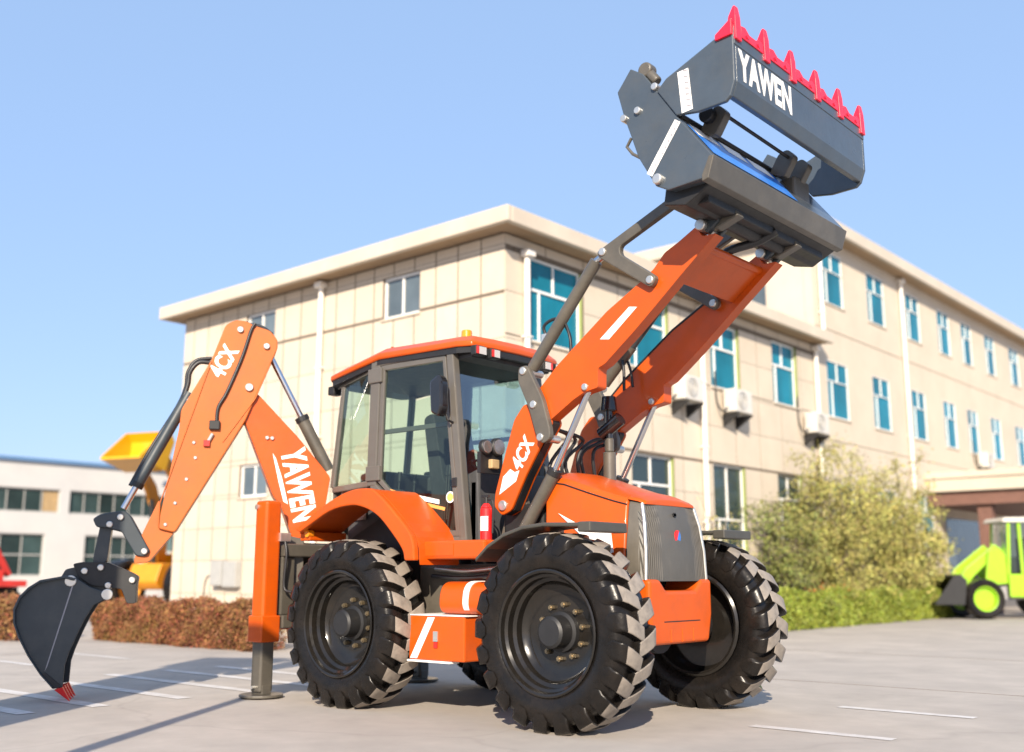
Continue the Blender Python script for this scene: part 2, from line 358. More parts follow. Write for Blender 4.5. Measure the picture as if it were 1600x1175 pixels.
for h in HL: window(FL, office, h, 'grey_glass', tr=None, sill=True, deep=.08)
for k, h in enumerate(HR): window(FR, office, h, 'teal_glass' if k < 4 else 'dark_glass', tr=.62, mull=(.5,), green=True)
downpipe(FR, office, 6.6, 0, 6.78); downpipe(FR, office, 12.5, 0, 6.9); downpipe(FR, office, 18.2, 0, 6.95); downpipe(FL, office, -10.55, 0, 6.99)
roof('roof', office, XL, XB, YB, YE, 7.0, 7.29)

tall = tag(empty('office_building'), 'long three-storey cream office wing with rows of teal windows', 'building')
YS = [(19.08,20.25),(22.1,23.2),(25.08,26.1),(27.87,28.85),(30.2,31.1),(32.74,33.7),(35.66,36.7),(38.4,39.4),(41.2,42.2)]
YS = [(a-.08, b+.08) for a, b in YS]
HT = [(a,b,5.23,6.75) for a,b in YS] + [(a,b,8.35,9.82) for a,b in YS] + [(a,b,1.95,3.5) for a,b in YS[:3]]
wall(FR, 'wall', 'wall_panel', tall, YE, YT, 0, 10.18, HT, -.25, -.002)
FT = lambda a, d, z: (a, YE - d, z)
HS = [(-8.1,-7.0,8.05,9.25)]
wall(FT, 'wall', 'wall_panel', tall, XL, XB-.26, 7.0, 10.18, HS, -.25, -.002)
window(FT, tall, HS[0], 'grey_glass', tr=None)
for h in HT: window(FR, tall, h, 'teal_glass', tr=.64, mull=(.5,), fw=.024, deep=.035, green=True)
for z in (4.6, 7.6): MB().box(XB-.001, XB+.02, YE, YT, z, z+.03).build('string_course', 'wall_panel', tall)
roof('roof', tall, XL, XB, YE, YT, 10.15, 10.5)
downpipe(FR, tall, 24.5, 0, 10.1); downpipe(FR, tall, 18.75, 7.35, 9.9)
# entrance porch of the tall wing
porch = MB().box(XB, -1.9, 25.6, 34, 3.6, 4.2).build('porch_roof', 'fascia', tall, bevel=.02)
MB().box(XB, -1.84, 25.54, 34.06, 4.0, 4.07).build('cornice', 'fascia', porch)
MB().box(XB, -2.05, 25.75, 33.9, 3.2, 3.597).build('porch_beam', 'brown_stone', porch)
for x, y in ((-2.5,26.1),(-4.05,26.1),(-2.5,33.4)): MB().box(x-.2, x+.2, y-.2, y+.2, 0, 3.198).build('porch_column', 'brown_stone', tall, bevel=.01)
MB().box(XB-.01, XB+.02, 27.2, 32, 0, 2.9).build('entrance_door', 'grey_glass', tall)

# air-conditioner units hung on the street face
def ac_unit(y, z, label):
    r = tag(empty('air_conditioner', (XB+.08, y, z)), label, 'air conditioner', 'air conditioners on the office wall')
    MB().box(0, .3, 0, .78, 0, .52).build('casing', 'ac_white', r, bevel=.025)
    fan = MB(); fan.lathe([(.2,0),(.2,.012),(.185,.012),(.185,0)], 28)
    fo = fan.build('fan_grille', 'box_grey', r, smooth=R(40)); fo.rotation_euler = (0, 0, R(-90)); fo.location = (.302, .32, .27)
    for k in range(1, 5):
        q = MB().lathe([(.04*k,0),(.04*k,.008),(.04*k-.008,.008),(.04*k-.008,0)], 24).build('fan_ring', 'box_grey', fo)
    for yy in (.08, .66): MB().prism([(-.08,-.02),(.34,-.02),(.34,-.05),(-.05,-.3),(-.08,-.3)], yy, yy+.03).build('bracket', 'black', r)
    MB().tube(curve([(.1,-.01,.1),(.06,-.15,.0),(-.05,-.2,.25),(-.06,-.22,.9)], 5), .02, 8).build('refrigerant_pipe', 'hose', r, smooth=R(60))
ac_unit(11.25, 4.68, 'white air conditioner unit half hidden behind the raised orange loader arm')
ac_unit(13.35, 4.66, 'white air conditioner unit under a teal window, right of the white downpipe')
ac_unit(17.35, 4.6, 'blurred white air conditioner unit above the bush, left of the corner pipe')
ac_unit(30.6, 4.75, 'tiny far air conditioner unit just above the entrance porch')

# meter box on the end face
mb_ = tag(empty('meter_box', (-13.85, YB, .9)), 'grey double meter box on the cream wall left of the stabiliser', 'meter box')
MB().box(0, .42, -.19, -.004, 0, .52).build('cabinet', 'box_grey', mb_, bevel=.012)
MB().box(.44, .9, -.17, -.004, -.03, .5).build('cabinet', 'box_grey', mb_, bevel=.012)
MB().box(.04, .38, -.196, -.192, .04, .48).build('cabinet_door', 'box_grey', mb_); MB().box(.48, .86, -.176, -.172, .02, .45).build('cabinet_door', 'box_grey', mb_)
MB().tube(curve([(.0,-.02,.15),(-.3,-.02,.2),(-.42,-.02,.02),(-.45,-.02,-.3),(-.5,-.02,-.85)], 5), .012, 6).build('cable', 'hose', mb_)

# white factory hall far left
fac = tag(empty('factory_hall'), 'low white factory hall with a long strip of windows, far left', 'building')
FF = lambda a, d, z: (-40 + d, a, z)
HF = [(9.2,15.3,3.83,4.86),(15.75,21.6,3.83,4.86),(22,28,3.83,4.86),(2.5,8.8,3.83,4.86),(11.0,14.75,1.1,2.9),(16.6,19.2,1.1,2.9),(21,24,1.1,2.9)]
wall(FF, 'wall', 'factory_white', fac, 0, 32, 0, 6.02, HF, -.3, 0)
MB().box(-58, -39.85, -.2, 32.2, 6.02, 6.17).build('roof_edge', 'blue_trim', fac)
MB().box(-57, -40.3, .1, 31.9, 0, 6.0).build('hall_body', 'factory_white', fac)
for k, h in enumerate(HF):
    strip = k < 4; n = 8 if strip else 4
    w = MB(FF); 
    for i in range(n + 1):
        a = h[0] + (h[1]-h[0]) * i / n; w.box(a-.018, a+.018, -.17, -.11, h[2], h[3])
    w.box(h[0], h[1], -.17, -.105, h[3]-.06, h[3]).box(h[0], h[1], -.17, -.105, h[2], h[2]+.06)
    if not strip: w.box(h[0], h[1], -.17, -.105, (h[2]+h[3])/2-.03, (h[2]+h[3])/2+.03)
    wo = w.build('window', 'box_grey', fac)
    for i in range(n):
        a0 = h[0] + (h[1]-h[0])*i/n + .03; a1 = h[0] + (h[1]-h[0])*(i+1)/n - .03
        MB(FF).add([(a0,-.15,h[2]+.05),(a1,-.15,h[2]+.05),(a1,-.15,h[3]-.05),(a0,-.15,h[3]-.05)], [(0,1,2,3)]).build('pane', 'ochre' if strip and i == n-1 and k == 0 else 'dark_glass', wo)

# ------------------------------------------------------------------ planting
def leaves(pts, size, up=.3):
    vs = []; fs = []
    for p in pts:
        d = Vector((random.gauss(0,1), random.gauss(0,1), random.gauss(0,1)+up)).normalized(); u = d.orthogonal().normalized(); u.rotate(Matrix.Rotation(random.uniform(0,6.28), 3, d)); w = d.cross(u)
        s = size * random.uniform(.6, 1.3); n = len(vs); q = Vector(p)
        vs += [q - u*s, q + w*s*.42 + d*s*.1, q + u*s, q - w*s*.42 + d*s*.1]; fs.append((n,n+1,n+2,n+3))
    return MB().add(vs, fs)
def hedge(x0, x1, y0, y1, h, n, m, label, core='hedge_dark', size=.05, group=None):
    r = tag(empty('hedge', ((x0+x1)/2, (y0+y1)/2, 0)), label, 'hedge', group)
    X, Y = (x1-x0)/2, (y1-y0)/2; pts = []
    bump = lambda a, b: .05*math.sin(a*3.1+b*2.3) + .04*math.sin(a*7.3-b*5.1)
    while len(pts) < n:
        t = random.random()
        if t < .35: x, y, z = random.uniform(-X,X), random.uniform(-Y,Y), h
        elif t < .8:
            if X > Y: x, y, z = random.uniform(-X,X), -Y, random.uniform(.02,h)
            else: x, y, z = X, random.uniform(-Y,Y), random.uniform(.02,h)
        elif t < .9: x, y, z = (random.choice((-X,X)), random.uniform(-Y,Y), random.uniform(.02,h)) if X > Y else (random.uniform(-X,X), random.choice((-Y,Y)), random.uniform(.02,h))
        else: x, y, z = random.uniform(-X,X), random.uniform(-Y,Y), random.uniform(.1,h)
        k = random.gauss(0, .028)
        b = bump(x + y, z*2)
        pts.append((x*(1+k*.3) + (b if X<=Y else 0), y*(1+k*.3) - (b if X>Y else 0) + random.gauss(0,.02), z + random.gauss(0,.03) + (bump(x*1.3, y) if z == h else 0)))
    leaves(pts, size).build('foliage', m, r)['kind'] = 'stuff'
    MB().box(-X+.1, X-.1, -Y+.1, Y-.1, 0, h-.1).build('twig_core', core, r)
    return r
hedge(-12.1, -7.35, 2.38, 3.0, .63, 42000, 'hedge_red', 'long clipped rusty-red hedge below the cream end wall', size=.026)
hedge(-19.5, -12.5, 1.25, 2.0, .66, 9000, 'hedge_red', 'dark red hedge at the far left edge, behind the digging bucket', size=.05)
hedge(-5.0, -4.1, 8.6, 23.0, .72, 36000, 'hedge_green', 'low clipped yellow-green hedge on the right, beside the far front wheel', size=.045, core='hedge_green')

def shrub(loc, h, rx, ry, n, m, label, stems=9, size=.05, low=.15, bark='bark', name='bush', droop=0., group=None, seed=1):
    rnd = random.Random(seed)
    r = tag(empty(name, loc), label, name.replace('_', ' '), group); t = MB(); pts = []
    tips = []
    for k in range(stems):
        a = rnd.uniform(0, 6.28); rad = rnd.uniform(.2, 1) ** .7
        tip = Vector((math.cos(a)*rx*rad, math.sin(a)*ry*rad, h*(1 - .45*rad**2)*rnd.uniform(.8,1))); mid = tip*.45 + Vector((0,0,h*.1)) + Vector((rnd.gauss(0,.1), rnd.gauss(0,.1), 0))
        b0 = Vector((rnd.gauss(0,.1), rnd.gauss(0,.1), 0)); path = curve([b0, mid*.5+b0*.5, mid, tip], 5)
        t.tube(path, .035, 6, .006)
        for j in range(7):
            q = path[rnd.randint(len(path)//4, len(path)-1)]; e = q + Vector((rnd.gauss(0,.35)*rx, rnd.gauss(0,.35)*ry, rnd.gauss(.1,.25)*h*.5))
            e.z = max(e.z, low*h); t.tube([q, (q+e)/2 + Vector((0,0,.05*h)), e - Vector((0,0,droop))], .012, 5, .003); tips.append((q, e)) 
        tips.append((mid, tip))
    while len(pts) < n:
        a, b = rnd.choice(tips); s = rnd.random() ** .6; p = a.lerp(b, s)
        sp = .05 + .11 * min(rx, ry, 1.6) * rnd.random()
        p = p + Vector((rnd.gauss(0,sp), rnd.gauss(0,sp), rnd.gauss(0,sp)))
        if p.z > low*h*.6: pts.append(p)
    t.build('stems', bark, r, smooth=R(60))
    leaves(pts, size).build('foliage', m, r)['kind'] = 'stuff'
    return r
shrub((-4.75, 17.3, 0), 4.3, 1.0, 2.3, 27000, 'leaf_olive', 'large feathery olive-yellow bush in front of the office, tallest of the planting', 24, .04, seed=3)
shrub((-4.7, 20.9, 0), 3.7, 1.1, 2.3, 21000, 'leaf_olive', 'blurred olive bush right of the tallest bush, beside the lime loader', 20, .05, seed=5)
shrub((-4.7, 14.6, 0), 3.1, .9, 1.1, 6500, 'leaf_green', 'darker green bush left of the tallest bush, above the hedge', 12, .045, seed=8)
shrub((-5.0, 12.2, 0), 2.6, .45, .9, 700, 'leaf_olive', 'nearly bare twiggy shrub before the ground-floor window, right of the grille', 13, .04, bark='bark_pale', name='shrub', seed=12)
shrub((-4.75, 15.6, 0), 1.05, .35, 1.2, 2500, 'flower', 'low strip of orange flowering plants behind the green hedge', 9, .035, name='flower_bed', seed=14)

# ------------------------------------------------------------------ the orange backhoe loader
BH = tag(empty('backhoe_loader'), 'orange and grey backhoe loader with its front bucket raised high', 'backhoe loader')
BH['label'] = 'orange and grey backhoe loader with raised front bucket, cab and folded digging arm'
S2 = (-1, 1)

# --- wheels
def tyre_mesh():
    RO, W = .652, .2
    m = MB()
    prof = [(.43,-.165),(.455,-.19),(.50,-.208),(.56,-.214),(.605,-.205),(.635,-.185),(RO,-.14),(RO+.008,0),(RO,.14),(.635,.185),(.605,.205),(.56,.214),(.50,.208),(.455,.19),(.43,.165),(.41,.1),(.41,-.1)]
    m.lathe(prof, 72, closed=True)
    return m
def lug_mesh():
    m = MB(); n = 21; tops = set()
    for s in S2:
        for k in range(n):
            a0 = 6.28318531 * (k + (.5 if s > 0 else 0)) / n
            secs = []
            # stations from the tread centre out over the shoulder: (y, top radius, base radius, angular centre, half width)
            for y, rt, rb, da, hw in ((-.03, .708, .65, 0, .054), (.05, .716, .65, .05, .057), (.12, .716, .645, .095, .060), (.17, .706, .64, .125, .062), (.20, .685, .62, .145, .064), (.217, .64, .60, .155, .056), (.221, .58, .56, .16, .03)):
                a = a0 + da; st = []
                for rr, ww in ((rb, hw*1.25), (rt, hw), (rt, -hw), (rb, -hw*1.25)):
                    b = a + ww / .7; st.append((rr*math.cos(b), s*y, rr*math.sin(b)))
                secs.append(st)
            vs = [p for st in secs for p in st]; fs = [(0,1,2,3), tuple(range(len(vs)-4, len(vs)))]
            for i in range(len(secs)-1):
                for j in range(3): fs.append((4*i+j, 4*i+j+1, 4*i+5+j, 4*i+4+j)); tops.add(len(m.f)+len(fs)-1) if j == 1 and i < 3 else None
            m.add(vs, fs)
    return m, tops
def make_wheel():
    w = empty('wheel', parent=BH)
    ty = tyre_mesh().build('tyre', 'rubber', w, smooth=R(50))
    lmb, tops = lug_mesh(); lm = lmb.build('tread', 'rubber', w, bevel=.010, smooth=R(40), seg=3); lm.data.materials.append(MATS['lug_dusty_sheen'])
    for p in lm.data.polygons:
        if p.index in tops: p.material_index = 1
    # outer side is -y
    MB().lathe([(.445,-.185),(.452,-.2),(.44,-.206),(.425,-.198),(.415,-.165),(.395,-.15),(.39,-.10),(.365,-.085),(.36,-.03),(.33,.0),(.30,.01),(.24,.015),(.0,.015)], 56).build('rim', 'rim_black', w, smooth=R(35))
    MB().lathe([(.40,.2),(.42,.205),(.44,.19),(.41,.15),(.38,.1),(.36,.05),(.0,.045)], 40).build('inner_rim', 'rim_black', w, smooth=R(35))
    MB().lathe([(.0,-.155),(.095,-.155),(.115,-.14),(.12,-.03),(.145,-.02),(.15,.014)], 32).build('hub', 'black', w, smooth=R(35))
    for k in range(10):
        a = 6.283 * k / 10 + .2; c = (.195*math.cos(a), 0, .195*math.sin(a))
        MB().cyl((c[0],.014,c[2]), (c[0],-.018,c[2]), .021, 6).cyl((c[0],-.018,c[2]), (c[0],-.028,c[2]), .012, 8).build('wheel_nut', 'brass_nut', w)
    MB().cyl((.31,-.005,.24),(.30,-.05,.235),.006,6).build('valve', 'black', w)
    return w
w0 = make_wheel()
spots = [(1.15,-1.0,0,.0), (-1.15,-1.0,0,.4), (1.15,1.0,math.pi,.2), (-1.15,1.0,math.pi,.7)]
for i, (x, y, rz, sp) in enumerate(spots):
    w = w0 if i == 0 else copy_tree(w0, BH)
    w.location = (x, y, .70); w.rotation_euler = (0, sp, rz)

# --- chassis, axles, driveline
ch = MB().box(-2.1, 1.3, -.34, -.22, .62, .98).box(-2.1, 1.3, .22, .34, .62, .98).box(-2.1, -1.7, -.22, .22, .6, 1.1).box(.2, 1.2, -.22, .22, .6, 1.0).box(-1.7,.2,-.2,.2,.75,.95)
ch.build('chassis', 'grey_paint', BH, bevel=.012)
for x in (1.15, -1.15):
    ax = MB().cyl((x,-.8,.7),(x,.8,.7),.085,18).lathe([(0,-.001),(0,.001)],3)
    ax = MB().cyl((x,-.8,.7),(x,-.25,.7),.075,18,r2=.12).cyl((x,.25,.7),(x,.8,.7),.12,18,r2=.075).cyl((x-.2,0,.7),(x+.2,0,.7),.2,20).cyl((x,-.25,.7),(x,.25,.7),.14,18)
    ax.build('axle', 'black', BH, smooth=R(40))
    for s in S2: MB().cyl((x,s*.74,.7),(x,s*.86,.7),.17,22).build('wheel_hub_housing', 'black', BH, smooth=R(40), bevel=.01)
MB().box(-.75,.25,-.62,-.345,.72,1.2).build('transmission_guard', 'grey_paint', BH, bevel=.03)
MB().box(-.75,.25,.345,.62,.72,1.2).build('battery_box', 'grey_paint', BH, bevel=.03)
MB().box(.35,1.25,-.25,.25,1.0,1.55).box(.5,1.1,-.32,.32,1.1,1.35).build('engine', 'black', BH, bevel=.02)
# inner wheel arch lining behind the rear wheels
for s in S2: MB().prism([(-1.95,1.0),(-1.75,1.42),(-1.2,1.66),(-.78,1.66),(-.45,1.4),(-.38,1.1),(-.6,.95),(-1.7,.95)], s*.56, s*.60).build('arch_panel', 'black', BH)
MB().box(-1.9,-.3,-.56,.56,.98,1.30).build('floor_pan', 'black', BH)
for z, y in ((1.16,-.66),(1.10,-.70)): MB().tube(curve([(-.5,y,z),(-.1,y-.02,z-.02),(.3,y,z+.01),(.55,y+.1,z)],4), .018, 8).build('hydraulic_pipe', 'steel_pin' if z > 1.12 else 'hose', BH, smooth=R(60))

# --- bonnet
def loft(secs, closed=False):
    n = len(secs[0]); vs = [p for s in secs for p in s]; fs = [tuple(range(n))[::-1], tuple(range(len(vs)-n, len(vs)))]
    for i in range(len(secs)-1):
        for j in range(n): fs.append((i*n+j, i*n+(j+1)%n, (i+1)*n+(j+1)%n, (i+1)*n+j))
    return MB().add(vs, fs)
def hsec(x, wb, wt, zt, zb=1.08, crown=.055):
    return [(x,-wb,zb),(x,-wb,zb+.2),(x,-wt,zt-.04),(x,-wt+.02,zt-.006),(x,-wt+.07,zt+.012),(x,-wt*.5,zt+crown*.8),(x,0,zt+crown),(x,wt*.5,zt+crown*.8),(x,wt-.07,zt+.012),(x,wt-.02,zt-.006),(x,wt,zt-.04),(x,wb,zb+.2),(x,wb,zb)]
hood = loft([hsec(.56,.46,.45,1.915),hsec(.75,.46,.445,1.885),hsec(1.0,.46,.43,1.80),hsec(1.22,.455,.41,1.73),hsec(1.335,.45,.40,1.70)])
hood.build('bonnet', 'orange', BH, bevel=.012, smooth=R(30))
nose = loft([hsec(1.338,.444,.392,1.688,crown=.05),hsec(1.42,.44,.378,1.672,crown=.04),hsec(1.46,.432,.36,1.655,crown=.03)])
nose.build('bonnet_side_vent', 'grey_paint', BH, bevel=.01, smooth=R(30))
cap = loft([[(x,-w,z-.012),(x,-w+.02,z+.012),(x,-w*.5,z+c),(x,0,z+c*1.2),(x,w*.5,z+c),(x,w-.02,z+.012),(x,w,z-.012)] for x,w,z,c in ((1.335,.405,1.70,.05),(1.42,.385,1.68,.042),(1.475,.36,1.655,.03))])
cap.build('bonnet_nose', 'orange', BH, bevel=.008, smooth=R(40))
gs = []
for x, w, z in ((1.462,.355,1.645),(1.50,.385,1.5),(1.525,.41,1.3),(1.53,.425,1.06)):
    gs.append([(x-.06,-w-.02,z),(x-.012,-w,z),(x+.012,-w*.5,z),(x+.018,0,z),(x+.012,w*.5,z),(x-.012,w,z),(x-.06,w+.02,z)])
gm = MB(); n = 7
gm.add([p for s in gs for p in s], [(i*n+j, i*n+j+1, (i+1)*n+j+1, (i+1)*n+j) for i in range(3) for j in range(6)])
gr = gm.build('grille', 'grille', BH, smooth=R(50))
rb = MB()
for k in range(31):
    f_ = -1 + 2*k/30*.985 + .0075
    rb.tube([(x-.006+.018*(1-f_*f_), w*f_*.97, z) for x, w, z in ((1.462,.355,1.64),(1.50,.385,1.5),(1.525,.41,1.3),(1.53,.425,1.07))], .0042, 5)
rb.build('grille_ribs', 'cab_grey', gr)['kind'] = 'stuff'
for s in S2: MB().tube([(.57,s*.4525,1.862),(.75,s*.4475,1.832),(1.0,s*.434,1.748),(1.22,s*.414,1.678),(1.333,s*.404,1.648)], .006, 6).build('panel_seam', 'black', BH)
for s in S2: MB().tube([(1.452,s*.372,1.65),(1.487,s*.398,1.5),(1.508,s*.422,1.3),(1.512,s*.437,1.07)], .016, 10).build('trim_strip', 'steel_pin', BH, smooth=R(60))
MB().box(1.49,1.512,-.02,.02,1.565,1.585).cyl((1.5,0,1.575),(1.512,0,1.575),.018,12).build('bonnet_lock', 'black', gr)
em = empty('emblem', parent=BH)
def disc_half(a0, a1, name, m):
    vs = [(1.533,0,1.40)] + [(1.533, .042*math.cos(a0+(a1-a0)*i/12), 1.40+.055*math.sin(a0+(a1-a0)*i/12)) for i in range(13)]
    vs += [(p[0]-.02, p[1], p[2]) for p in vs]; nn = 14
    MB().add(vs, [tuple(range(nn)), tuple(range(nn,2*nn))[::-1]] + [(i,(i+1)%nn,nn+(i+1)%nn,nn+i) for i in range(nn)]).build(name, m, em)
disc_half(R(60), R(250), 'emblem_half', 'red_paint'); disc_half(R(-110), R(60), 'emblem_half', 'blue_sticker')
bp = [(-.455,1.075),(-.30,1.075),(-.21,.99),(.21,.99),(.30,1.075),(.455,1.075),(.455,.80),(.40,.585),(-.40,.585),(-.455,.80)]
bumper = MB().prism(bp, 1.22, 1.555, 'x').build('bumper', 'orange', BH, bevel=.03, seg=3)
MB().box(1.5,1.557,-.26,.26,.752,.76).build('bumper_slot', 'black', bumper)
for y in (-.16,.0,.16): MB().box(1.5,1.56,y-.012,y+.012,.60,.70).build('bumper_rib', 'orange', bumper, bevel=.004)
# white arrow decal on the bonnet side
for s in S2:
    MB().prism([(.70,1.60),(.98,1.47),(1.22,1.43),(1.24,1.28),(1.17,1.26),(1.15,1.36),(.95,1.40)], s*.463, s*.466).build('decal', 'white_sticker', BH)
# exhaust and air cleaner on the far side of the bonnet
MB().cyl((.80,.12,1.86),(.80,.12,2.14),.055,18).cyl((.80,.12,2.14),(.80,.12,2.26),.04,16).build('exhaust_muffler', 'grey_paint', BH, smooth=R(50), bevel=.01)
MB().cyl((.80,.12,2.26),(.80,.12,2.55),.03,12).cyl((.80,.12,2.5),(.80,.12,2.62),.075,14,r2=.06).cyl((.72,.12,2.30),(.92,.12,2.42),.06,12).build('exhaust_pipe', 'black_gloss', BH, smooth=R(50))
for k in range(6):
    y = -.28 + .11*k
    MB().tube(curve([(.50,y,1.3),(.53,y+.03,1.75),(.50+.05*k%.1,y-.05,2.0+.03*k),(.58,y+.1,2.25),(.62,-.36 if k<3 else .36,2.3)],5), .016, 7).build('hydraulic_hose', 'hose', BH, smooth=R(60))
# front mudguards over the tyres
mg = [(0.425, 1.237), (0.545, 1.334), (0.709, 1.418), (0.901, 1.471), (1.1, 1.488), (1.53, 1.475)]
for s in S2:
    lo = [(p[0], p[1]-.03) for p in mg][::-1]
    MB().prism(mg + lo, s*.72, s*1.16).build('front_mudguard', 'guard_grey', BH, bevel=.01)
    MB().box(mg[-1][0]-.1, mg[-1][0]+.015, s*.94-.23, s*.94+.23, mg[-1][1]-.065, mg[-1][1]+.008).build('mudguard_lip', 'guard_grey', BH, bevel=.01)
    MB().box(.85,.93,s*.56-.2,s*.56+.2,1.38,1.43).box(.85,.93,s*.72-.04,s*.72+.04,1.40,mg[4][1]-.02).build('mudguard_bracket', 'grey_paint', BH, bevel=.006)

# --- rear mudguards: orange arches with a deep outer skirt
fo = [(-1.878, 1.517), (-1.502, 1.713), (-1.155, 1.833), (-0.902, 1.848), (-0.777, 1.809), (-0.546, 1.63), (-0.332, 1.422), (-0.289, 1.224)]
fi = [(-1.811, 1.492), (-1.41, 1.664), (-1.124, 1.708), (-0.937, 1.684), (-0.753, 1.606), (-0.589, 1.471), (-0.444, 1.32), (-0.411, 1.225)]
fo = [tuple(p) for p in curve(fo, 4)]; fi = [tuple(p) for p in curve(fi, 4)]
for s in S2:
    MB().prism(fo + fi[::-1], s*1.06, s*1.12).build('rear_mudguard_skirt', 'orange', BH, bevel=.014)
    lo = [(p[0], p[1]-.035) for p in fo][::-1]
    MB().prism([(p[0], p[1]-.004) for p in fo] + lo, s*.59, s*1.058).build('rear_mudguard', 'orange', BH, bevel=.01)
    MB().box(-1.92,-1.78,s*.8-.22,s*.8+.22,1.42,1.5).build('tail_bracket', 'orange', BH, bevel=.01)
MB().cyl((-1.80,-.98,1.485),(-1.80,-1.04,1.485),.035,12).build('tail_lamp', 'beacon', BH)
# sill below the door
for s in S2:
    MB().box(-.45,.36,s*.82-.16,s*.82+.16,1.235,1.385).build('sill', 'orange', BH, bevel=.02)
    MB().box(-.36,.02,s*.984-.002,s*.984+.002,1.262,1.358).build('sill_panel', 'orange', BH, bevel=.003)
# tool box and rounded fuel tank used as steps
tb = MB().box(-.46,.17,-1.0,-.62,.43,.78).build('tool_box', 'orange', BH, bevel=.012)
MB().box(-.47,.19,-1.005,-.62,.782,.79).build('step_tread', 'white_sticker', tb)
MB().box(-.47,.02,-1.012,-.9,.412,.428).build('step_edge', 'white_sticker', tb, bevel=.003)
MB().prism([(-.44,.44),(-.36,.44),(-.16,.77),(-.24,.77)], -1.004, -1.001).build('grip_strip', 'white_sticker', tb)
MB().box(-.17,-.12,-1.012,-1.002,.58,.66).build('latch', 'steel_pin', tb); MB().box(-.165,-.125,-1.010,-1.002,.53,.575).build('latch_tag', 'hazard_red', tb)
tkp = rounded([(-.95,.80),(-.95,1.05),(-.55,1.05),(-.55,.80)], .10, 6)
tank = MB().prism([(y,z) for y,z in rounded([(-.96,.795),(-.93,1.055),(-.5,1.055),(-.5,.795)], .12, 6)], -.17, .42, 'x').build('fuel_tank', 'orange', BH, bevel=.01, smooth=R(35))
MB().prism([(y*1.003-.0,z+.003) for y,z in rounded([(-.963,.80),(-.932,1.058),(-.5,1.058),(-.5,.80)], .12, 6)], .10, .16, 'x').build('grip_strip', 'white_sticker', tank, smooth=R(35))
MB().cyl((.33,-.72,1.055),(.33,-.72,1.12),.045,14).build('filler_cap', 'chrome', tank)
MB().box(-.46,.3,.62,1.0,.43,.9).build('hydraulic_tank', 'orange', BH, bevel=.02)

# --- cab
CW = .58
cab = empty('cab', parent=BH)
A0 = [(-0.182, 1.433)][0]; A1 = [(-0.38, 3.092)][0]
B1 = [(-1.384, 3.165)][0]; B0 = [(-1.414, 1.973)][0]; D0 = [(-0.687, 1.445)][0]
ZT = (A1[1] + B1[1]) / 2
RX = -2.11; RY = .48                      # rear corner of the chamfered quarter
def post(p0, p1, w, d, name='pillar', m='cab_grey'):
    """square post between two 3D points"""
    p0, p1 = Vector(p0), Vector(p1); a = (p1-p0).normalized(); u = Vector((0,1,0)); u = (u - a*u.dot(a)).normalized(); v = a.cross(u)
    vs = [p + v*sx*w/2 + u*sy*d/2 for p in (p0,p1) for sx,sy in ((-1,-1),(1,-1),(1,1),(-1,1))]
    return MB().add(vs, [(3,2,1,0),(4,5,6,7),(0,1,5,4),(1,2,6,5),(2,3,7,6),(3,0,4,7)]).build(name, m, cab, bevel=.012)
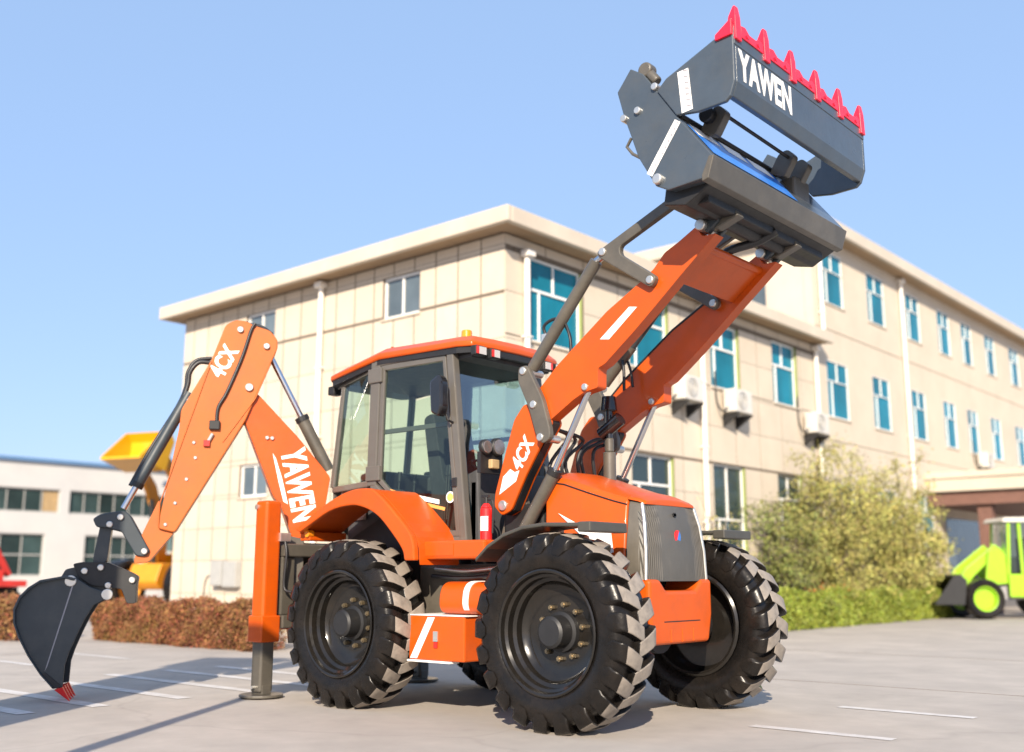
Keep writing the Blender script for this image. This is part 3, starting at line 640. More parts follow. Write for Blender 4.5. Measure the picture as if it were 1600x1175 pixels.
for s in S2:
    y = s*CW
    post((A0[0]-.03,y,1.36),(A1[0]-.03,y,ZT-.02), .085, .08)
    post((B0[0]+.0,y,B0[1]-.05),(B1[0]+.0,y,ZT-.02), .13, .075)
    post((RX,s*RY,1.95),(RX+.12,s*(RY-.02),ZT-.08), .06, .06)
    # door
    dp = [(A0[0]-.08,A0[1]+.0),(A1[0]-.085,ZT-.07),(B1[0]+.07,ZT-.06),(B0[0]+.07,B0[1]+.0),(D0[0],D0[1]+.0)]
    cx = sum(p[0] for p in dp)/5; cz = sum(p[1] for p in dp)/5
    inn = [(p[0] + (cx-p[0])*.10, p[1] + (cz-p[1])*.07) for p in dp]
    nd = len(dp); y0, y1 = y - s*.012, y + s*.03
    vs = [(p[0],yy,p[1]) for yy in (y0,y1) for p in dp] + [(p[0],yy,p[1]) for yy in (y0,y1) for p in inn]; fs = []
    for i in range(nd):
        j = (i+1)%nd; fs += [(i,j,2*nd+j,2*nd+i),(nd+i,nd+j,3*nd+j,3*nd+i),(i,j,nd+j,nd+i),(2*nd+i,2*nd+j,3*nd+j,3*nd+i)]
    door = MB().add(vs, fs).build('door', 'cab_grey', cab, bevel=.008)
    MB().add([(p[0],y+s*.009,p[1]) for p in inn], [(0,1,2,3,4)]).build('door_glass', 'cab_glass', door)
    zb = [(-0.529, 2.424)][0][1]
    MB().box(B0[0]+.12,A0[0]-.12,y-s*.01-.012,y-s*.01+.012,zb-.02,zb+.025).build('grab_rail', 'cab_grey', door, bevel=.006)
    for hz in (ZT-.16, 2.04): MB().box(B1[0]-.09,B1[0]+.10,y+s*.03-.025,y+s*.03+.025,hz-.07,hz+.07).build('hinge', 'cab_grey', door, bevel=.008)
    MB().box(A0[0]-.17,A0[0]-.11,y+s*.035-.012,y+s*.035+.012,1.86,1.94).build('door_handle', 'black', door, bevel=.006)
    # chamfered quarter window and the panel below it
    q0 = Vector((B0[0]-.05,y,0)); q1 = Vector((RX,s*RY,0)); qm = q0.lerp(q1,.96); qn = q0.lerp(q1,.08)
    def quad(n_, za, zb_, zc, zd, m, off=0.):
        o_ = Vector((0,s*off,0)); e = Vector((0,-s*.008,0))
        v4 = [qn+o_+Vector((0,0,za)), qm+o_+Vector((0,0,zb_)), qm+o_+Vector((.1,0,zc)), qn+o_+Vector((0,0,zd))]
        if m == 'cab_glass': return MB().add(v4, [(0,1,2,3)]).build(n_, m, cab)
        return MB().add(v4 + [p+e for p in v4], [(0,1,2,3),(7,6,5,4),(0,1,5,4),(1,2,6,5),(2,3,7,6),(3,0,4,7)]).build(n_, m, cab)
    quad('quarter_glass', 2.0, 1.92, ZT-.2, ZT-.12, 'cab_glass')
    quad('quarter_panel', 1.62, 1.62, 1.90, 1.985, 'cab_grey', .004)
    quad('quarter_header', ZT-.11, ZT-.19, ZT-.06, ZT-.03, 'cab_grey', .004)
    post((A1[0]-.02,y,ZT-.035),(B1[0]-.02,y,ZT-.035), .075, .08, 'top_rail')
    post((B1[0],y,ZT-.04),(RX+.12,s*RY,ZT-.1), .06, .06, 'top_rail')
    post((A0[0],y,1.40),(D0[0]-.02,y,1.40), .07, .07, 'bottom_rail')
    post((D0[0]-.02,y,1.42),(B0[0],y,B0[1]-.03), .07, .07, 'bottom_rail')
    post((B0[0],y,B0[1]-.02),(RX,s*RY,1.93), .06, .05, 'bottom_rail')
# windscreen and rear window
MB().add([(A0[0]-.02,-CW+.04,1.45),(A0[0]-.02,CW-.04,1.45),(A1[0]-.02,CW-.04,ZT-.08),(A1[0]-.02,-CW+.04,ZT-.08)], [(0,1,2,3)]).build('windscreen', 'cab_glass_front', cab)
MB().add([(RX,-RY+.03,1.95),(RX,RY-.03,1.95),(RX+.12,RY-.03,ZT-.13),(RX+.12,-RY+.03,ZT-.13)], [(0,1,2,3)]).build('rear_window', 'cab_glass', cab)
post((A1[0]-.02,-CW,ZT-.04),(A1[0]-.02,CW,ZT-.04), .07, .07, 'top_rail'); post((A0[0]-.02,-CW,1.40),(A0[0]-.02,CW,1.40), .07, .07, 'bottom_rail')
post((RX+.12,-RY,ZT-.1),(RX+.12,RY,ZT-.1), .07, .07, 'top_rail'); post((RX,-RY,1.93),(RX,RY,1.93), .07, .07, 'bottom_rail')
MB().box(RX-.01,RX+.02,-RY,RY,1.3,1.92).build('rear_panel', 'cab_grey', cab)
# firewall below the windscreen with lamps and pipework in front
MB().box(A0[0]-.05,A0[0]+.0,-.5,.5,1.2,1.9).build('firewall', 'black', cab)
MB().box(.05,.5,-.40,.40,1.25,1.70).build('valve_block', 'black', BH, bevel=.03)
# roof shell
rp_ = [(-.145,-.60),(-.10,-.35),(-.085,0),(-.10,.35),(-.145,.60),(-.30,.645),(-1.32,.645),(-2.13,.55),(-2.19,.48),(-2.19,-.48),(-2.13,-.55),(-1.32,-.645),(-.30,-.645)]
def roof_z(x, edge): return 3.135 + .04*max(0,min(1,(-x-.1)/1.1)) - (.10*max(0,(-x-1.3)/.75)) + (0 if edge else .065)
vs = [(x,y,roof_z(x,1)-.045) for x,y in rp_] + [(x,y,roof_z(x,1)) for x,y in rp_] + [(x*.93-.06,y*.86,roof_z(x,0)) for x,y in rp_]; n = len(rp_)
fs = [tuple(range(n))[::-1], tuple(range(2*n,3*n))] + [(k*n+i,k*n+(i+1)%n,(k+1)*n+(i+1)%n,(k+1)*n+i) for k in range(2) for i in range(n)]
roof_o = MB().add(vs, fs).build('roof', 'orange', cab, bevel=.012, smooth=R(25))
vs = [(x*.985-.015,y*.97,roof_z(x,1)-.10) for x,y in rp_] + [(x*.985-.015,y*.97,roof_z(x,1)-.046) for x,y in rp_]
MB().add(vs, [tuple(range(n))[::-1], tuple(range(n,2*n))] + [(i,(i+1)%n,n+(i+1)%n,n+i) for i in range(n)]).build('roof_liner', 'black', cab)
bx_, by_ = -.38, -.42
bc = MB().cyl((bx_,by_,3.17),(bx_,by_,3.22),.06,16).build('beacon_base', 'black', roof_o)
MB().cyl((bx_,by_,3.20),(bx_,by_,3.295),.052,18,r2=.048).build('beacon', 'beacon', cab, bevel=.012, smooth=R(40))
lh = MB().tube(curve([(-1.30,-.50,3.19),(-1.30,-.50,3.25),(-1.30,-.46,3.25),(-1.30,-.46,3.19)],4), .008, 6).build('lifting_eye', 'orange', roof_o)
for y in (-.56,-.36,.38,.56):
    red = abs(y) > .5
    l = MB().box(-.145,-.075,y-.062,y+.062,3.0,3.09).build('work_lamp', 'black', cab, bevel=.012)
    MB().box(-.074,-.068,y-.045+(.02 if y<0 else -.02)*red,y+.045+(.02 if y<0 else -.02)*red,3.012,3.078).build('lamp_lens', 'lamp_glass', l)
    MB().box(-.074,-.067,y-(.058 if y<0 else -.030),y-(.030 if y<0 else -.058),3.012,3.078).build('lamp_lens', 'lamp_red', l)
l = MB().box(-2.28,-2.18,-.46,-.34,2.90,2.99).build('work_lamp', 'black', cab, bevel=.012); MB().box(-2.285,-2.281,-.445,-.355,2.915,2.975).build('lamp_lens', 'lamp_glass', l)
# mirror on its arm
mi = MB().prism(rounded([(-.055,2.52),(-.075,2.80),(.03,2.86),(.075,2.80),(.08,2.56),(.04,2.48)],.03,3), -.80, -.70).build('mirror', 'black_gloss', cab, bevel=.02)
mi.location = (A1[0]-.02, 0, -.02)
MB().tube([(A1[0]+.03,-.60,2.42),(A1[0]+.03,-.68,2.44),(A1[0]+.0,-.72,2.56)], .012, 8).build('mirror_arm', 'black', cab)
# interior
MB().prism(rounded([(-.98,1.45),(-.98,1.85),(-1.10,2.58),(-.97,2.62),(-.82,1.95),(-.42,1.92),(-.42,1.80),(-.78,1.75),(-.7,1.45)],.05,3), -.25, .25).build('driver_seat', 'seat_fabric', cab, bevel=.03)
MB().box(-1.08,-.98,-.13,.13,2.62,2.82).build('headrest', 'seat_fabric', cab, bevel=.03)
MB().prism([(-.30,1.3),(-.18,1.3),(-.30,1.98),(-.45,2.06),(-.50,2.0)], -.09, .09).build('steering_column', 'cab_plastic', cab, bevel=.02)
sw = MB().lathe([(.19,-.014),(.204,0),(.19,.014),(.176,0)], 28, closed=True).cyl((-.18,0,0),(.18,0,0),.012,8).cyl((0,0,-.18),(0,0,.18),.012,8).build('steering_wheel', 'black', cab, smooth=R(60)); sw.location = (-.47,0,2.07); sw.rotation_euler = (R(90),R(28),0)
MB().box(-1.8,-.25,.44,.535,1.3,2.16).build('door_trim', 'black', cab, bevel=.02); MB().box(-1.95,-1.55,-.30,.40,1.3,2.10).build('rear_console', 'black', cab, bevel=.04)
MB().box(-1.7,-.9,.26,.43,1.3,2.08).build('side_console', 'cab_plastic', cab, bevel=.03); MB().box(-1.85,-1.25,-.52,-.30,1.3,1.90).build('side_console', 'cab_plastic', cab, bevel=.03)
MB().prism([(-.35,1.3),(-.12,1.3),(-.16,2.02),(-.34,1.96)], -.5, .5).build('dashboard', 'cab_plastic', cab, bevel=.02)
for k, (x, y) in enumerate(((-.65,-.38),(-.72,-.34),(-1.5,-.2),(-1.55,.05))): MB().tube([(x,y,1.6),(x+.03,y,2.02)], .01, 6).cyl((x+.03,y,2.0),(x+.035,y,2.09),.022,10).build('lever', 'black', cab)
MB().box(-1.9,-.2,-.54,.54,ZT-.12,ZT-.09).build('headliner', 'cab_plastic', cab)
# door glass stickers and blue-white lettering band
MB().prism([(-1.22, 1.903), (-1.021, 1.845), (-0.986, 1.803), (-0.456, 1.689), (-0.464, 1.661), (-0.918, 1.759)], -CW-.016, -CW-.014).build('door_decal', 'orange_sticker', cab)
MB().prism([(-0.945, 1.842), (-0.528, 1.759), (-0.528, 1.72), (-0.919, 1.794)], -CW-.019, -CW-.017).build('door_decal', 'white_sticker', cab)
ys = [(-0.395, 1.775)][0]
MB().cyl((ys[0],-CW-.018,ys[1]),(ys[0],-CW-.014,ys[1]),.05,20).build('door_decal', 'white_sticker', cab); MB().cyl((ys[0],-CW-.020,ys[1]),(ys[0],-CW-.018,ys[1]),.036,20).build('door_decal', 'yellow_sticker', cab)
# fluid reservoirs and headlamp cluster seen through the windscreen base
for y, r_, z in ((-.61,.065,2.18),(-.46,.08,2.19)): MB().cyl((.0,y,z),(.055,y,z),r_,20).build('front_headlamp', 'black', BH, bevel=.012, smooth=R(40)); MB().cyl((.05,y,z),(.06,y,z),r_*.84,20).build('headlamp_lens', 'headlamp', BH, bevel=.006)
MB().box(-.02,.02,-.66,-.38,1.96,2.14).build('headlamp_bracket', 'black', BH); MB().box(.0,.06,-.56,-.46,2.0,2.08).build('number_lamp', 'ochre', BH, bevel=.01)

# --- loader tower, arms, levers and rams
def plate(name, poly, y0, y1, m, parent=BH, bev=.01, rr=.03):
    return MB().prism(rounded(poly, rr, 3), y0, y1).build(name, m, parent, bevel=bev)
def pin(x, z, y0, y1, r_=.035, parent=BH):
    return MB().cyl((x,y0,z),(x,y1,z),r_,16).build('pin', 'steel_pin', parent, bevel=.008, smooth=R(40))
arm_p = [(2.114, 3.702), (2.159, 3.612), (2.283, 3.612), (1.943, 3.33), (1.735, 3.151), (1.523, 2.974), (1.239, 2.753), (1.172, 2.729), (1.169, 2.572), (1.035, 2.551), (0.921, 2.499), (0.659, 2.341), (0.571, 2.632), (0.763, 2.806), (1.269, 3.178), (1.617, 3.373), (1.723, 3.443), (1.825, 3.552), (1.952, 3.612)]
low_p = [(0.154, 1.596), (0.067, 1.674), (0.074, 1.782), (0.196, 2.138), (0.289, 2.397), (0.396, 2.517), (0.618, 2.515), (0.698, 2.336), (0.588, 2.176), (0.408, 1.908), (0.253, 1.635)]
bl = [(1.281, 3.655), (1.988, 3.943), (1.725, 3.341)]      # boomerang lever pins
lv = [(0.442, 2.787), (0.552, 2.492), (0.625, 2.214)]          # self-levelling lever pins
lp = [(0.171, 1.68)][0]; rp0 = [(1.044, 2.589)][0]; rp1 = [(0.662, 1.911)][0]; rp2 = [(0.275, 1.361)][0]
tc0 = [(0.445, 2.832)][0]; tc1 = [(1.125, 3.638)][0]; tc2 = [(1.223, 3.683)][0]
def bar(p, q, w, grow=.0):
    p, q = Vector(p), Vector(q); d = (q-p).normalized(); nrm = Vector((-d.y, d.x)); p = p - d*grow; q = q + d*grow
    return [tuple(p+nrm*w), tuple(q+nrm*w), tuple(q-nrm*w), tuple(p-nrm*w)]
for s in S2:
    arm = plate('loader_arm', arm_p, s*.42, s*.54, 'orange', rr=.02)
    low = plate('arm_leg', low_p, s*.505, s*.54, 'orange'); plate('arm_leg', low_p, s*.39, s*.42, 'orange')
    MB().prism([(x*.985+.01,z*.985+.03) for x,z in low_p], s*.424, s*.50).build('arm_leg_core', 'black', BH)
    pin(*lp, s*.37, s*.56, .045); pin(*rp0, s*.40, s*.56, .03); 
    # reflective strip and seam on the arm
    stp = [(1.2, 2.959), (1.288, 2.946), (1.561, 3.165), (1.487, 3.178)]
    if s < 0: MB().prism(stp, -.5435, -.5405).build('reflective_strip', 'white_sticker', arm)
    for y0, y1 in (((.545,.60),) if s < 0 else ((.345,.40),)):
        for a, b, wa, wb in ((bl[0],bl[1],.05,.042),(bl[0],bl[2],.055,.05)):
            pass
        # boomerang lever: two limbs of one plate
        P0, P1, P2 = (Vector(p) for p in bl)
        d1 = (P1-P0).normalized(); n1 = Vector((-d1.y,d1.x)); d2 = (P2-P0).normalized(); n2 = Vector((-d2.y,d2.x))
        poly = [P0-d1*.05+n1*.035, P1+n1*.045+d1*.03, P1-n1*.045+d1*.03, P0+d1*.16-n1*.05, P0+d2*.17+n2*.055, P2+n2*.05+d2*.04, P2-n2*.05+d2*.04, P0-n2*.055-d2*.02]
        plate('tilt_lever', [tuple(p) for p in poly], s*y0, s*y1, 'grey_paint', rr=.04)
        P0, P1, P2 = (Vector(p) for p in lv)
        poly = [P0+Vector((-.055,.04)),P0+Vector((.04,.05)),P1+Vector((.095,.04)),P2+Vector((.10,.06)),P2+Vector((.10,-.02)),P2+Vector((.02,-.06)),P2+Vector((-.05,.02)),P1+Vector((-.055,-.02)),P0+Vector((-.06,-.08))]
        plate('levelling_lever', [tuple(p) for p in poly], s*y0, s*y1, 'grey_paint', rr=.035)
    for p in bl + lv: pin(*p, *((-.615, -.36) if s < 0 else (.33, .56)), .034)
    # tilt ram between the levers
    yr = -.47 if s < 0 else .34
    if s > 0: tc0, tc1, tc2 = (.60,2.79), (.90,3.09), (1.32,3.515)
    ram = MB().cyl((tc0[0],yr,tc0[1]),(tc1[0],yr,tc1[1]),.052,18).build('tilt_ram', 'grey_paint', BH, smooth=R(40))
    MB().cyl((tc1[0],yr,tc1[1]),(tc2[0],yr,tc2[1]),.03 if s < 0 else .042,14).build('ram_rod', 'chrome' if s < 0 else 'hoe_grey', ram, smooth=R(40))
    dv = Vector((tc1[0]-tc0[0],0,tc1[1]-tc0[1])); m0 = Vector((tc0[0],yr,tc0[1])) + dv*.28
    MB().tube(curve([m0+Vector((-.05,-.03*s,.0)), m0+Vector((-.07,.0,.12)), m0+Vector((.08,.0,.16)), m0+Vector((.16,-.05*s,.03)), m0+Vector((.17,-.06*s,-.18))],6), .014, 7).build('ram_hose', 'hose', ram, smooth=R(60))
    MB().tube(curve([m0+Vector((.0,.03,.10)), m0+Vector((.12,.02,.14)), m0+Vector((.2,.0,.0)), m0+Vector((.22,.0,-.15))],6), .012, 7).build('ram_hose', 'hose', ram, smooth=R(60))
    MB().box(m0.x-.085,m0.x-.03,m0.y-.02,m0.y+.02,m0.z-.03,m0.z+.05).build('port_block', 'steel_pin', ram, bevel=.005)
    # lift ram
    ram = MB().cyl((rp1[0],s*.48,rp1[1]),(rp2[0],s*.48,rp2[1]),.055,18).build('lift_ram', 'grey_paint', BH, smooth=R(40))
    MB().cyl((rp0[0],s*.48,rp0[1]),(rp1[0],s*.48,rp1[1]),.026,14).build('ram_rod', 'chrome', ram, smooth=R(40))
    MB().cyl((rp1[0],s*.48,rp1[1]),(rp1[0]+(rp0[0]-rp1[0])*.06,s*.48,rp1[1]+(rp0[1]-rp1[1])*.06),.06,18).build('ram_gland', 'black', ram)
    # tower plate on the chassis carrying the leg pivot
    plate('loader_tower', [(lp[0]-.14,1.0),(lp[0]-.16,1.45),(lp[0]-.06,lp[1]+.09),(lp[0]+.10,lp[1]+.08),(.42,1.35),(.46,1.0)], s*.33, s*.385, 'grey_paint')
    # feeder pipes along the top of the arm
    t = [(x, s*.43, z+.012) for x, z in arm_p[12:17]]
    MB().tube(t, .014, 7).build('arm_pipe', 'black', arm, smooth=R(60))
# cross plate between the arms, near the tip
cp = [(1.867, 3.334), (2.134, 3.55)]
MB().prism([(cp[0][0],cp[0][1]),(cp[1][0],cp[1][1]),(cp[1][0]-.03,cp[1][1]+.02),(cp[0][0]-.03,cp[0][1]+.02)], -.418, .418).build('arm_cross_plate', 'orange', BH, bevel=.004)
MB().cyl((cp[1][0]-.02,-.418,cp[1][1]+.015),(cp[1][0]-.02,.418,cp[1][1]+.015),.035,14).build('arm_cross_tube', 'orange', BH, smooth=R(40))
# lettering on the leg
def yplane_text(body, p, q, size, y, parent, m='white_sticker', sx=1., shear=0., bold=.004, name='lettering'):
    d = Vector((q[0]-p[0], 0, q[1]-p[1])).normalized(); return text(name, body, m, (p[0], y, p[1]), d, Vector((-d.z,0,d.x)), size, parent, sx, .001, shear, bold)
tp = [(0.357, 1.954), (0.538, 2.228)]
yplane_text('4CX', tp[0], tp[1], .18, -.5425, BH, sx=.76, shear=.12, bold=.007)
MB().prism([(0.129, 1.774), (0.172, 1.922), (0.251, 1.982), (0.3, 1.952), (0.35, 1.965), (0.314, 1.876)], -.5435, -.541).build('decal', 'white_sticker', BH)

# --- front bucket (clam type) raised and rolled back
jaw = [(2.792, 4.821), (2.792, 4.462), (2.754, 4.359), (2.713, 4.326), (2.494, 4.316), (2.316, 4.343), (2.158, 4.577), (2.239, 4.65), (2.347, 4.694), (2.661, 4.824)]
rear = [(1.797, 4.682), (1.922, 4.835), (2.033, 4.759), (2.158, 4.581), (2.316, 4.334), (2.599, 3.962), (2.549, 3.825), (2.222, 3.805), (2.117, 3.863), (1.975, 4.114), (1.909, 4.311), (1.851, 4.482)]
BK = empty('front_bucket', parent=BH)
for s in S2:
    MB().prism(rear, s*1.06, s*1.095).build('side_plate', 'bucket_grey', BK, bevel=.008)
    MB().prism(jaw, s*1.075, s*1.11).build('jaw_side_plate', 'bucket_grey', BK, bevel=.008)
j = jaw
panel = [(2.792,4.80),(2.792,4.462),(2.755,4.365),(2.712,4.362),(2.745,4.47),(2.752,4.80)]
MB().prism(panel, -1.073, 1.073).build('jaw_floor', 'bucket_grey', BK, bevel=.006)
MB().prism([(2.797,4.88),(2.797,4.735),(2.765,4.735),(2.765,4.83)], -1.1, 1.1).build('cutting_edge', 'bucket_grey', BK, bevel=.004)
back = [(2.318,4.335),(2.598,3.965),(2.55,3.825),(2.22,3.815),(2.13,3.90),(2.2,4.05),(2.28,4.28)]
MB().prism(back, -1.058, 1.058).build('back_plate', 'bucket_grey', BK, bevel=.008)
MB().prism([(2.602,3.972),(2.552,3.812),(2.50,3.80),(2.50,3.845),(2.56,3.975)], -1.1, 1.1).build('back_beam', 'grey_paint', BK, bevel=.006)
# blue and white band on the back plate
f0, f1 = Vector((2.335,4.318)), Vector((2.585,3.988)); nn_ = Vector((f1.y-f0.y, -(f1.x-f0.x))).normalized()*-1
def band(y0, y1, t0, t1, m, name, lift):
    a = f0.lerp(f1,t0)+nn_*lift; b = f0.lerp(f1,t1)+nn_*lift
    MB().add([(a.x,y0,a.y),(b.x,y0,b.y),(b.x,y1,b.y),(a.x,y1,a.y)], [(0,1,2,3)]).build(name, m, BK)
band(-1.05, .25, .12, .95, 'blue_sticker', 'decal', .002)
for k in range(3): band(-1.0+.42*k, -.68+.42*k, .04, .36, 'white_sticker', 'decal', .004)
# clam rams and hinge brackets in the opening
MB().cyl((2.31,-1.05,4.36),(2.31,.6,4.36),.022,12).build('hinge_rod', 'black', BK, smooth=R(50))
MB().cyl((2.50,-.75,4.42),(2.50,.28,4.40),.014,10).build('clam_rod', 'black', BK, smooth=R(50))
for y in (-.78, .30, .56):
    MB().prism(rounded([(2.33,4.30),(2.46,4.24),(2.56,4.40),(2.50,4.47),(2.42,4.45)],.03,3), y-.04, y+.04).build('clam_bracket', 'grey_paint', BK, bevel=.008)
MB().cyl((2.42,-.88,4.40),(2.42,-.66,4.40),.06,16).build('clam_ram', 'black', BK, bevel=.01, smooth=R(40))
MB().box(2.36,2.48,.40,.68,4.10,4.30).build('clam_ram', 'grey_paint', BK, bevel=.02)
# rollers, eyes and pins on the side plate
MB().cyl((2.04,-1.09,4.795),(2.04,-1.0,4.795),.058,20).cyl((2.13,-1.05,4.68),(2.04,-1.05,4.795),.04,10).build('roller', 'grey_paint', BK, bevel=.012, smooth=R(40))
for x, z in [(1.861, 4.451), (1.985, 4.478), (2.139, 4.619)]: MB().cyl((x,-1.12,z),(x,-1.0,z),.028,14).build('pin', 'steel_pin', BK, bevel=.006)
q = [(1.909, 4.293), (1.866, 4.233), (1.916, 4.165), (1.995, 4.108)]
MB().tube([(x,-1.08,z) for x,z in q], .012, 8).build('eye', 'grey_paint', BK)
x, z = [(2.147, 3.902)][0]; MB().cyl((x,-1.13,z),(x,-1.0,z),.04,16).build('pin', 'steel_pin', BK, bevel=.01)
# hazard strips
def strip_on_side(pa, pb, w, name='hazard_strip', y=-1.112):
    a, b = Vector(pa), Vector(pb); d = (b-a); n_ = Vector((-d.y,d.x)).normalized()*w
    st = MB().prism([tuple(a+n_),tuple(b+n_),tuple(b-n_),tuple(a-n_)], y-.002, y).build(name, 'white_sticker', BK)
    k = int(d.length/.045)
    for i in range(k):
        p = a + d*((i+.2)/k); q_ = a + d*((i+.55)/k)
        MB().prism([tuple(p+n_*.7),tuple(q_+n_*.9),tuple(q_+n_*.1-d.normalized()*.012),tuple(p+n_*.0-d.normalized()*.012)], y-.0035, y-.0022).build('hazard_mark', 'mid_grey', st)
h = [(2.384, 4.664), (2.411, 4.344), (2.32, 4.302), (2.07, 3.956)]
strip_on_side(h[0], h[1], .045, y=-1.112); strip_on_side(h[2], h[3], .028, y=-1.097)
text('lettering', 'YAWEN', 'white_sticker', (2.7935,-1.03,4.505), (0,1,0), (0,0,1), .30, BK, .715, .001, 0, .011)
# teeth and bolt-on edges
for k in range(6):
    y = -1.06 + 2.12*k/5
    MB().add([(2.735,y-.04,4.77),(2.815,y-.04,4.77),(2.815,y+.04,4.77),(2.735,y+.04,4.77),(2.75,y-.036,4.95),(2.81,y-.036,4.95),(2.81,y+.036,4.95),(2.75,y+.036,4.95),(2.783,y-.024,5.03),(2.80,y-.024,5.03),(2.80,y+.024,5.03),(2.783,y+.024,5.03)],
             [(3,2,1,0),(0,1,5,4),(1,2,6,5),(2,3,7,6),(3,0,4,7),(4,5,9,8),(5,6,10,9),(6,7,11,10),(7,4,8,11),(8,9,10,11)]).build('tooth', 'tooth_red', BK, bevel=.006)
    if k < 5:
        a, b = y+.05, y+.424-.05
        MB().add([(x_,yy,zz) for x_ in (2.76,2.806) for yy,zz in ((a,4.815),(b,4.815),(b,4.885),(b-.05,4.905),(b-.11,4.875),(a+.12,4.875),(a+.06,4.91),(a,4.90))], [tuple(range(8)),tuple(range(8,16))[::-1]]+[(i,(i+1)%8,8+(i+1)%8,8+i) for i in range(8)]).build('edge_segment', 'tooth_red', BK, bevel=.004)
        for yy in (a+.08,b-.08): MB().cyl((2.80,yy,4.845),(2.815,yy,4.845),.014,8).build('bolt', 'tooth_red', BK)
MB().add([(2.66,-1.13,4.79),(2.79,-1.13,4.80),(2.79,-1.13,4.92),(2.66,-1.13,4.83),(2.66,-1.105,4.79),(2.79,-1.105,4.80),(2.79,-1.105,4.92),(2.66,-1.105,4.83)], [(0,1,2,3),(7,6,5,4),(0,1,5,4),(1,2,6,5),(2,3,7,6),(3,0,4,7)]).build('side_cutter', 'tooth_red', BK, bevel=.004)

# quick hitch between arms and bucket
hp = [(1.955, 3.955), (2.047, 3.978), (2.268, 4.014), (2.35, 3.868), (2.314, 3.699), (2.214, 3.623), (2.157, 3.689), (2.14, 3.765), (2.013, 3.867)]
HT_ = empty('quick_hitch', parent=BH)
for s in S2:
    MB().prism(hp, s*.50, s*.56).build('hitch_plate', 'hoe_grey', HT_, bevel=.008); MB().prism(hp, s*.36, s*.40).build('hitch_plate', 'hoe_grey', HT_, bevel=.008)
    x, z = arm_p[0]; hx = [(2.175, 3.688), (1.989, 3.944)]
    for x, z in hx: pin(x, z, s*.34, s*.60, .045, HT_)
    hb = [(2.16, 3.668), (2.277, 3.651), (2.462, 3.716), (2.435, 3.767), (2.281, 3.749)]
    MB().prism(hb, s*.43, s*.53).build('hitch_bracket', 'grey_paint', HT_, bevel=.01)
MB().box(2.24,2.44,-.9,.95,3.72,3.80).build('hitch_beam', 'black', HT_, bevel=.01)
MB().cyl((2.30,-.5,3.73),(2.30,.5,3.73),.06,16).build('hitch_tube', 'black', HT_, smooth=R(40))
MB().prism([(2.53,3.82),(2.30,3.70),(2.12,3.74),(2.14,3.86)], -1.0, 1.06).build('hitch_shroud', 'black', HT_, bevel=.01)
MB().tube(curve([(2.0,-.1,3.5),(2.1,-.05,3.62),(2.3,.05,3.68),(2.45,.1,3.75)],5), .035, 8).build('hitch_hose', 'hose', HT_, smooth=R(60))

# --- rear frame, stabilisers, swung digging arm
MB().box(-2.42,-2.16,-1.0,.85,.62,.74).box(-2.42,-2.16,-1.0,.85,1.28,1.40).box(-2.36,-2.2,-1.0,-.85,.74,1.28).box(-2.36,-2.2,.7,.85,.74,1.28).box(-2.2,-2.05,-.5,.5,.7,1.2).build('rear_frame', 'grey_paint', BH, bevel=.012)
for (x, y) in ((-2.28,-1.12),(-2.28,.9)):
    st = empty('stabiliser', parent=BH)
    MB().box(x-.09,x+.09,y-.09,y+.09,.52,1.80).build('outer_leg', 'orange', st, bevel=.03, seg=4)
    MB().box(x-.105,x+.105,y-.105,y+.105,.50,.74).build('leg_collar', 'orange', st, bevel=.012)
    MB().box(x-.075,x+.075,y-.075,y+.075,.05,.52).build('inner_leg', 'grey_paint', st, bevel=.025, seg=4)
    MB().cyl((x,y,.012),(x,y,.035),.20,28).box(x-.08,x+.08,y-.05,y+.05,.034,.12).build('foot_pad', 'grey_paint', st, bevel=.006)
    MB().cyl((x-.05,y-.085,1.74),(x-.05,y-.11,1.74),.025,10).build('pin', 'steel_pin', st); MB().cyl((x,y-.11,.10),(x,y+.11,.10),.015,8).build('pin', 'steel_pin', st)
    yy = y + (.12 if y < 0 else -.12)
    MB().tube(curve([(x+.1,yy,1.45),(x+.14,yy,1.30),(x+.12,yy,1.0),(x+.2,yy+.03,.95)],5), .013, 7).build('leg_hose', 'hose', st, smooth=R(60))
    MB().box(x+.06,x+.12,yy-.06,yy+.06,1.42,1.50).build('hose_block', 'steel_pin', st, bevel=.004)
KBx, KBy = -2.42, -.75; PH = R(57); EX, EY = -math.cos(PH), -math.sin(PH); NX, NY = math.sin(PH), -math.cos(PH)
def BF(a, o, z): return (KBx + EX*a + NX*o, KBy + EY*a + NY*o, z)
hoe = empty('digging_arm', parent=BH)
def hplate(name, poly, o0, o1, m, rr=.03, bev=.01, parent=hoe): return MB(BF).prism(rounded(poly, rr, 3), o0, o1).build(name, m, parent, bevel=bev)
def hpin(x, z, o0, o1, r_=.03): return MB(BF).cyl((x,o0,z),(x,o1,z),r_,14).build('pin', 'steel_pin', hoe, bevel=.007, smooth=R(40))
def hram(p, q, t, r0, r1, o=0., m='grey_paint'):
    p, q = Vector((p[0],o,p[1])), Vector((q[0],o,q[1])); k = p.lerp(q, t)
    b = MB(BF).cyl(p, k, r0, 16).build('ram', m, hoe, smooth=R(40)); MB(BF).cyl(k, q, r1, 12).build('ram_rod', 'chrome', b, smooth=R(40))
    MB(BF).cyl(k-(k-p).normalized()*.05, k, r0*1.12, 16).build('ram_gland', 'black', b); return b
